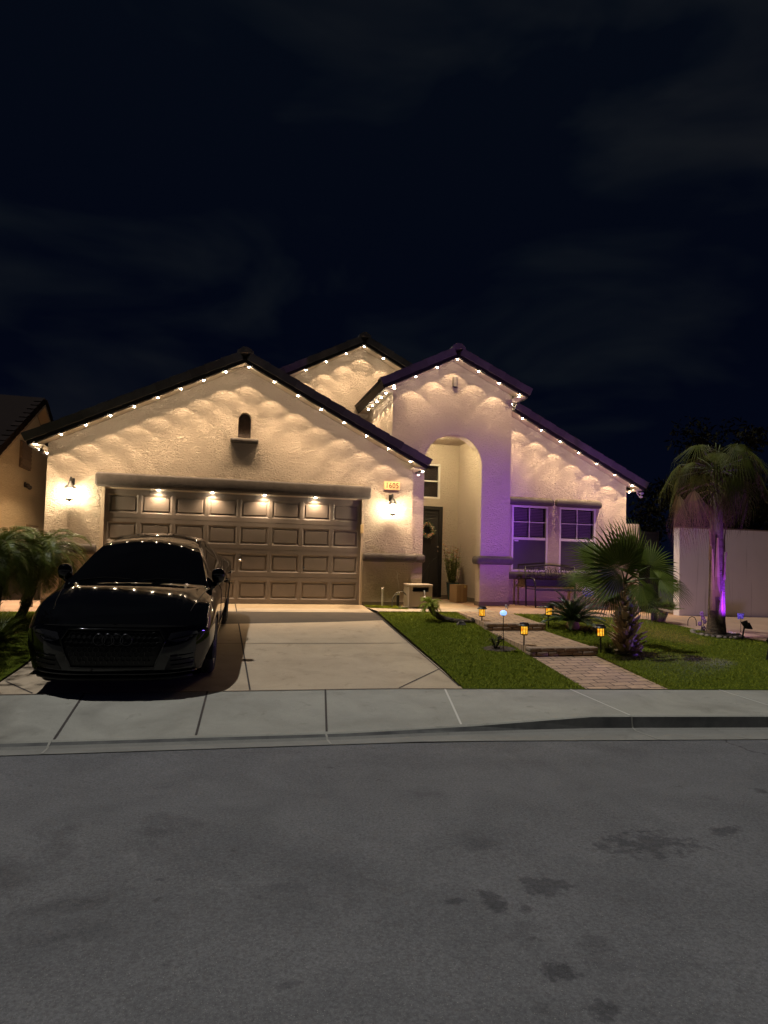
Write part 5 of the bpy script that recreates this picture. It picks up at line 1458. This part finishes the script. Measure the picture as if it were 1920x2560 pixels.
s.build('lettering', MATS['sign_white'], so_)

# scroll back bench
def bench():
    t = thing('garden_bench', 'black wrought iron garden bench with scrollwork back below the wing windows', 'bench', (7.48, .50, -.085))
    L = .62
    for sg in (-1, 1):
        s = MB(); s.tube([(sg*L, .16, 0), (sg*L, .17, .45), (sg*(L+.0), .24, .92)], .019, 8); s.build('leg', M_BLACK, t, smooth=True)
        s = MB(); s.tube([(sg*L, -.30, 0), (sg*L, -.28, .40), (sg*L, -.27, .55), (sg*L, -.20, .635), (sg*L, -.02, .66), (sg*L, .18, .64)], .019, 8); s.build('leg', M_BLACK, t, smooth=True)
    s = MB()
    for k in range(7): s.box(-L, L, -.28+k*.066, -.235+k*.066, .405, .42)
    s.box(-L, L, -.30, -.272, .385, .43); s.build('seat', M_BLACK, t, bevel=.004)
    s = MB(); s.tube([(-L, .235, .90), (-L*.5, .24, .93), (0, .245, .955), (L*.5, .24, .93), (L, .235, .90)], .017, 8); s.tube([(-L, .19, .56), (L, .19, .56)], .013, 8); s.box(-L, L, .178, .188, .46, .62)
    s.build('backrest', M_BLACK, t, smooth=False)
    s = MB()
    for cx in (-.46, -.28, -.09, .09, .28, .46):
        sg = 1 if cx > 0 else -1
        for (zc, r0, fl) in ((.80, .085, 1), (.70, .065, -1)):
            s.tube([(cx+sg*fl*r0*(1-q*.75)*math.cos(q*9), .215+.12*(zc-.7), zc+r0*(1-q*.75)*math.sin(q*9)) for q in np.linspace(0, 1, 16)], .007, 5)
    for q in np.linspace(-.55, .55, 9): s.tube([(q, .19, .56), (q+.03, .215, .72), (q, .238, .91)], .006, 5)
    s.build('scrollwork', M_BLACK, t, smooth=True)
bench()

# hose box, hose, pipes at the garage pier
def hose_box():
    t = thing('hose_box', 'beige hose reel box with a dark top slot and crank handle by the porch walkway', 'hose box', (3.96, -.42, -.045))
    M_BOX = mat('hose_box_plastic', (.36, .30, .23), .55, noise=(6, .4, (.30, .25, .19)), bump=(60, .15, .004))
    s = MB(); s.prism([(-.24, 0), (.24, 0), (.24, .44), (-.24, .44)], -.17, -.145, XZ, [[(-.165, .335), (.165, .335), (.165, .425), (-.165, .425)], [(-.22, .0001), (-.02, .0001), (-.02, .03), (-.22, .03)]])
    s.box(-.24, .24, .18, .20, 0, .44); s.box(-.24, -.215, -.145, .18, 0, .44); s.box(.215, .24, -.145, .18, 0, .44)
    s.build('box_body', M_BOX, t, bevel=.006)
    s = MB(); s.rbox(-.255, .255, -.19, .215, .442, .485, .02); s.build('lid', M_BOX, t, smooth=True, auto=50)
    s = MB(); s.box(-.2, .2, -.08, .1, .05, .36); s.build('reel_drum', M_BLACK, t)
    s = MB(); s.tube([(.06, -.172, .36), (.065, -.21, .35), (.07, -.215, .28), (.075, -.215, .24)], .014, 8); s.sphere((.065, -.23, .225), .028, 10, 8, (1, 1, 1)); s.build('crank_handle', mat('crank_grey', (.52, .47, .42), .45), t, smooth=True)
    s = MB(); s.lathe([(.13, -.245), (.13, -.241)], (0, .02, .22), 24, 'X'); s.build('side_hub', M_BOX, t)
hose_box()
t = thing('garden_hose', 'dark looped garden hose beside the beige hose box', 'hose', (3.60, -.40, -.03))
s = MB(); pts = [(-.17, -.02, .01), (-.165, .0, .10), (-.12, .02, .22), (-.03, .02, .30), (.05, .0, .30), (.13, -.02, .22), (.165, -.08, .10), (.11, -.18, .02), (.0, -.20, .012), (-.08, -.16, .012)]
P_ = [Vector(p) for p in pts]; sm = []
for i in range(len(P_)-1):
    a, b_, c, d = P_[max(i-1, 0)], P_[i], P_[i+1], P_[min(i+2, len(P_)-1)]
    for q in np.linspace(0, 1, 6)[:-1]: sm.append(.5*((2*b_)+(c-a)*q+(2*a-5*b_+4*c-d)*q*q+(-a+3*b_-3*c+d)*q**3))
s.tube(sm+[P_[-1]], .011, 8); s.build('hose', mat('hose_grey', (.10, .095, .075), .5), t, smooth=True)
t = thing('standpipe', 'thin white capped standpipe in the turf beside the garage door', 'pipe', (3.29, -.17, -.03))
s = MB(); s.tube([(0, 0, -.03), (0, 0, .33)], .0165, 10); s.build('pipe', M_WHITE, t, smooth=True, auto=40)
s = MB(); s.lathe([(.024, .315), (.026, .33), (.026, .36), (.015, .368)], (0, 0, 0), 12); s.build('cap', M_WHITE, t, smooth=True, auto=40)
t = thing('standpipe', 'short dark pipe with a fat white cap behind the looped hose', 'pipe', (3.63, -.12, -.03))
s = MB(); s.tube([(0, 0, -.03), (0, 0, .24)], .030, 12); s.build('pipe', M_BLACK, t, smooth=True, auto=40)
s = MB(); s.lathe([(.038, .225), (.040, .23), (.040, .27), (.02, .28)], (0, 0, 0), 14); s.build('cap', M_WHITE, t, smooth=True, auto=40)
t = thing('loose_wire', 'loose pale wire hanging from the stucco above the hose', 'wire', (3.64, -.008, .50))
s = MB(); s.tube([(-.02, .004, .17), (.0, -.02, .12), (-.012, -.015, .04), (.02, -.02, -.06), (.035, -.015, -.20)], .008, 6); s.build('wire', M_WHITE, t, smooth=True)

# pot and parcel in the porch
t = thing('potted_plant', 'tall leafy plant with reddish tips in a dark teal pot inside the porch', 'potted plant', (5.60, 2.02, -.04))
s = MB(); s.lathe([(.10, 0), (.12, .02), (.155, .40), (.165, .42), (.145, .42), (.14, .37), (.001, .37)], (0, 0, 0), 20); s.build('pot', mat('teal_glaze', (.035, .085, .085), .25, spec=.6, noise=(6, .6, (.05, .12, .12))), t, smooth=True, auto=50)
lf, st = MB(), MB(); rng = random.Random(17)
for i in range(34):
    a = rng.uniform(0, 6.28); r = abs(rng.gauss(.05, .05)); Hh = rng.uniform(.45, 1.0); top = Vector((math.cos(a)*r*2.2, math.sin(a)*r*1.4, .38+Hh)); c0 = Vector((rng.gauss(0, .03), rng.gauss(0, .03), .37))
    st.tube([c0, c0.lerp(top, .5)+Vector((math.cos(a)*.03, math.sin(a)*.03, 0)), top], [.006, .005, .002], 4)
    for k in range(22):
        f = rng.uniform(.08, 1.0); c = c0.lerp(top, f); b_ = rng.uniform(0, 6.28); d = Vector((math.cos(b_), math.sin(b_), rng.uniform(.1, 1.0))).normalized(); sd_ = d.cross(Vector((0, 0, 1))).normalized()
        l = rng.uniform(.06, .115); w = l*.24; lf.m = 1 if top.z > 1.18 and f > .62 and rng.random() < .8 else 0
        tip = c+d*l; tip.z -= l*.2; lf.add([c, c+d*l*.5+sd_*w, tip, c+d*l*.5-sd_*w], [(0, 1, 2, 3)])
st.build('stems', M_PET, t); lf.build('leaves', [mat('pot_leaf', (.26, .34, .08), .5, island=(.42, .46, .16)), mat('pot_leaf_red', (.55, .24, .10), .5, island=(.60, .36, .16))], t, fix=False)
t = thing('cardboard_box', 'tall brown cardboard parcel standing right of the teal plant pot', 'box', (5.52, 1.42, -.04), R(20))
s = MB(); s.box(-.16, .16, -.13, .13, 0, .40); s.build('carton', mat('cardboard', (.36, .25, .13), .85, noise=(8, .4, (.30, .21, .11))), t, bevel=.004)
s = MB(); s.box(-.03, .03, -.1325, -.1305, .0, .40); s.box(-.03, .03, -.13, .13, .4005, .402); s.build('packing_tape', mat('packing_tape', (.42, .31, .16), .35), t)
s = MB(); s.box(.05, .12, -.1325, -.1305, .33, .385); s.build('shipping_label', mat('label_yellow', (.62, .50, .18), .6), t)

# ------------------------------------------------------------------ side walls, gate, neighbour, trees behind
t = thing('block_wall', 'pale painted block garden wall behind the tall palm at the right', 'wall', (10.62, .30, -.25))
s = MB(); s.box(0, 9, 0, .2, -.2, 2.08); s.build('wall_body', M_WALLBLOCK, t)
s = MB(); s.box(-.01, 9, -.012, .212, 2.08, 2.11); s.build('cap', mat('wall_cap', (.25, .18, .14), .9), t)
t = thing('side_gate', 'dark metal side gate filling the gap between the house and the block wall', 'gate', (10.31, 1.05, -.25))
s = MB(); s.box(-.29, .30, 0, .03, .03, 2.0); s.build('gate_panel', mat('gate_dark', (.010, .010, .012), .6), t)
s = MB(); s.box(-.29, -.25, -.02, .0, .0, 2.03); s.box(.26, .30, -.02, .0, .0, 2.03); s.box(-.25, .26, -.02, .0, 1.95, 2.0); s.box(-.25, .26, -.02, .0, .05, .10); s.build('gate_frame', M_BLACK, t)
t = thing('hoop_edging', 'thin bent metal hoop standing at the patio edge beside the clump palm', 'hoop', (9.14, -1.92, G(9.14, -1.92)-.012))
s = MB(); s.tube([(-.10, 0, -.02), (-.095, 0, .10), (-.06, 0, .16), (0, 0, .18), (.06, 0, .16), (.095, 0, .10), (.10, 0, -.02)], .007, 6); s.build('hoop', M_BLACK, t, smooth=True)
t = thing('standpipe', 'tiny white sprinkler pipe at the lawn edge left of the clump palm', 'pipe', (7.98, -1.50, G(7.98, -1.50)))
s = MB(); s.tube([(0, 0, -.02), (0, 0, .12)], .017, 10); s.build('pipe', M_WHITE, t, smooth=True); s = MB(); s.lathe([(.022, .11), (.022, .14), (.01, .145)], (0, 0, 0), 10); s.build('cap', M_WHITE, t)

def neighbour():
    t = thing('neighbour_house', 'tan stucco gable end of the next house beyond the garage at the left edge', 'house')
    X = -4.8; ap = (6.2, 4.72); nr = (1.9, 2.42); fr_ = (10.5, 2.42)
    s = MB(); s.prism([(nr[0]+.3, -.4), (fr_[0]-.3, -.4), (fr_[0]-.3, 2.55), (ap[0], ap[1]-.03), (nr[0]+.3, 2.55)], X, X-.2, YZ); s.box(X-9, X-.2, nr[0]+.3, nr[0]+.5, -.4, 2.5); s.build('wall', M_STUCCO_N, t)
    r, f = MB(), MB()
    for e, a in ((nr, ap), (fr_, ap)):
        d = Vector((a[0]-e[0], a[1]-e[1])).normalized(); n = Vector((-d.y, d.x)); n = n if n.y > 0 else -n
        P = lambda s_, h: (e[0]+d.x*s_+n.x*h, e[1]+d.y*s_+n.y*h); L = math.hypot(a[0]-e[0], a[1]-e[1])
        r.prism([P(-.05, .10), P(L+.03, .10), P(L+.03, .24), P(-.05, .24)], X+.25, X-9, YZ)
        f.prism([P(-.02, .0), P(L, .0), P(L, .10), P(-.02, .10)], X+.22, X+.26, YZ)
        f.prism([P(.0, -.003), P(L-.02, -.003), P(L-.02, .02), P(.0, .02)], X+.22, X+.001, YZ)
        k = int(L/.33)
        for i in range(k): r.prism([P(i*L/k-.06, .09), P((i+1)*L/k, .07), P((i+1)*L/k, .245), P(i*L/k-.06, .27)], X+.275, X+.10, YZ)
    r.build('roof', mat('neighbour_tile', (.012, .008, .007), .95, spec=.05, island=(.018, .012, .010)), t); f.build('fascia', mat('neighbour_fascia', (.30, .22, .13), .8), t)
    s = MB(); s.box(X+.002, X+.05, 5.05, 5.95, 2.95, 3.62)
    for k in range(6): s.box(X+.05, X+.07, 5.08, 5.92, 3.0+k*.10, 3.06+k*.10)
    s.build('gable_vent', mat('neighbour_vent', (.13, .09, .055), .8), t)
    s = MB(); s.lathe([(.07, 0), (.07, .03)], (X, 5.65, 2.56), 12, 'X'); s.sphere((X+.09, 5.58, 2.53), .06, 10, 6); s.sphere((X+.09, 5.78, 2.50), .06, 10, 6); s.build('floodlight', mat('bronze_fixture', (.035, .025, .018), .5), t, smooth=True)
    s = MB(); s.box(X+.002, X+.03, 6.0, 7.1, -.2, 1.55); s.build('side_door', mat('side_door', (.24, .16, .085), .7), t)
neighbour()
t = thing('side_fence', 'low dark gate and fence between the two houses behind the feather palms', 'fence', (-3.85, .9, -.1))
s = MB(); s.box(-.92, .76, 0, .06, 0, .72); s.build('fence_panel', mat('fence_dark', (.03, .024, .02), .8, noise=(8, .5, (.05, .04, .03))), t)
t = thing('vent_pipe', 'grey bent vent pipe rising from the side path behind the leaning palm', 'pipe', (-3.02, -.55, -.06))
s = MB(); s.tube([(0, 0, -.02), (.01, 0, .34), (.02, 0, .40), (.06, 0, .45), (.13, 0, .46)], .045, 12); s.build('pipe', mat('pipe_grey', (.40, .37, .36), .6), t, smooth=True)

def back_tree(x, y, r, H, seed, label, dense=1500):
    dense = int(dense*2.2)
    t = thing('tree', label, 'tree', (x, y, -.3), 0, 'dark trees beyond the block wall'); rng = random.Random(seed)
    s = MB(); s.tube([(0, 0, -.1), (.05, 0, H*.35), (-.05, .05, H*.7)], [.14, .11, .06], 10)
    for k in range(6):
        a = k*1.05+seed; s.tube([(0, 0, H*(.4+.05*k)), (math.cos(a)*r*.35, math.sin(a)*r*.35, H*(.55+.05*k)), (math.cos(a)*r*.7, math.sin(a)*r*.7, H*(.62+.05*k))], [.05, .03, .012], 6)
    s.build('trunk', M_TRUNK, t)
    f = MB()
    cl = [(Vector((rng.gauss(0, r*.45), rng.gauss(0, r*.45), H*.72+rng.gauss(0, r*.42))), rng.uniform(.25, .5)*r) for _ in range(26)]
    for i in range(dense):
        c, rr = rng.choice(cl); d0 = Vector((rng.gauss(0, 1), rng.gauss(0, 1), rng.gauss(0, 1))).normalized(); c = c+d0*rr*rng.random()**.4
        d = Vector((rng.gauss(0, .8), rng.gauss(0, .8), rng.gauss(-.5, .6))).normalized(); sd_ = d.cross(Vector((rng.random(), rng.random(), rng.random()))).normalized(); l = rng.uniform(.10, .22); w = l*.15
        f.add([c, c+d*l*.5+sd_*w, c+d*l, c+d*l*.5-sd_*w], [(0, 1, 2, 3)])
    f.build('crown', mat('far_leaf', (.012, .013, .005), .95, spec=.03, island=(.022, .018, .008)), t, fix=False)
back_tree(13.9, 3.4, 1.6, 4.5, 5, 'dark round crowned tree rising just behind the tall palm', 3400)
back_tree(15.6, 3.6, 1.7, 4.3, 6, 'dark sparse tree at the far right edge beyond the block wall', 2800)
back_tree(11.6, 9.5, 1.3, 2.9, 8, 'low dark bushy tree behind the side gate', 1400)

t = thing('tree', 'leafy tree added out of view at the left to shade the lawn by the car', 'tree', (-4.05, -4.05, -.40)); rng = random.Random(77)  # unseen tree, put in for the shade it casts on the lawn
b = MB(); b.tube([(0, 0, -.1), (.03, 0, 1.2), (-.03, .05, 2.4)], [.12, .10, .06], 10); b.build('trunk', M_TRUNK, t)
b = MB()
for i in range(3600):
    c = Vector((rng.gauss(0, .36), rng.gauss(0, .62), 3.1+rng.gauss(0, .38))); d = Vector((rng.gauss(0, 1), rng.gauss(0, 1), rng.gauss(-.2, .7))).normalized(); sd_ = d.cross(Vector((rng.random(), rng.random(), rng.random()))).normalized(); l = rng.uniform(.10, .2)
    b.add([c, c+d*l*.5+sd_*l*.2, c+d*l, c+d*l*.5-sd_*l*.2], [(0, 1, 2, 3)])
b.build('crown', mat('far_leaf'), t, fix=False)
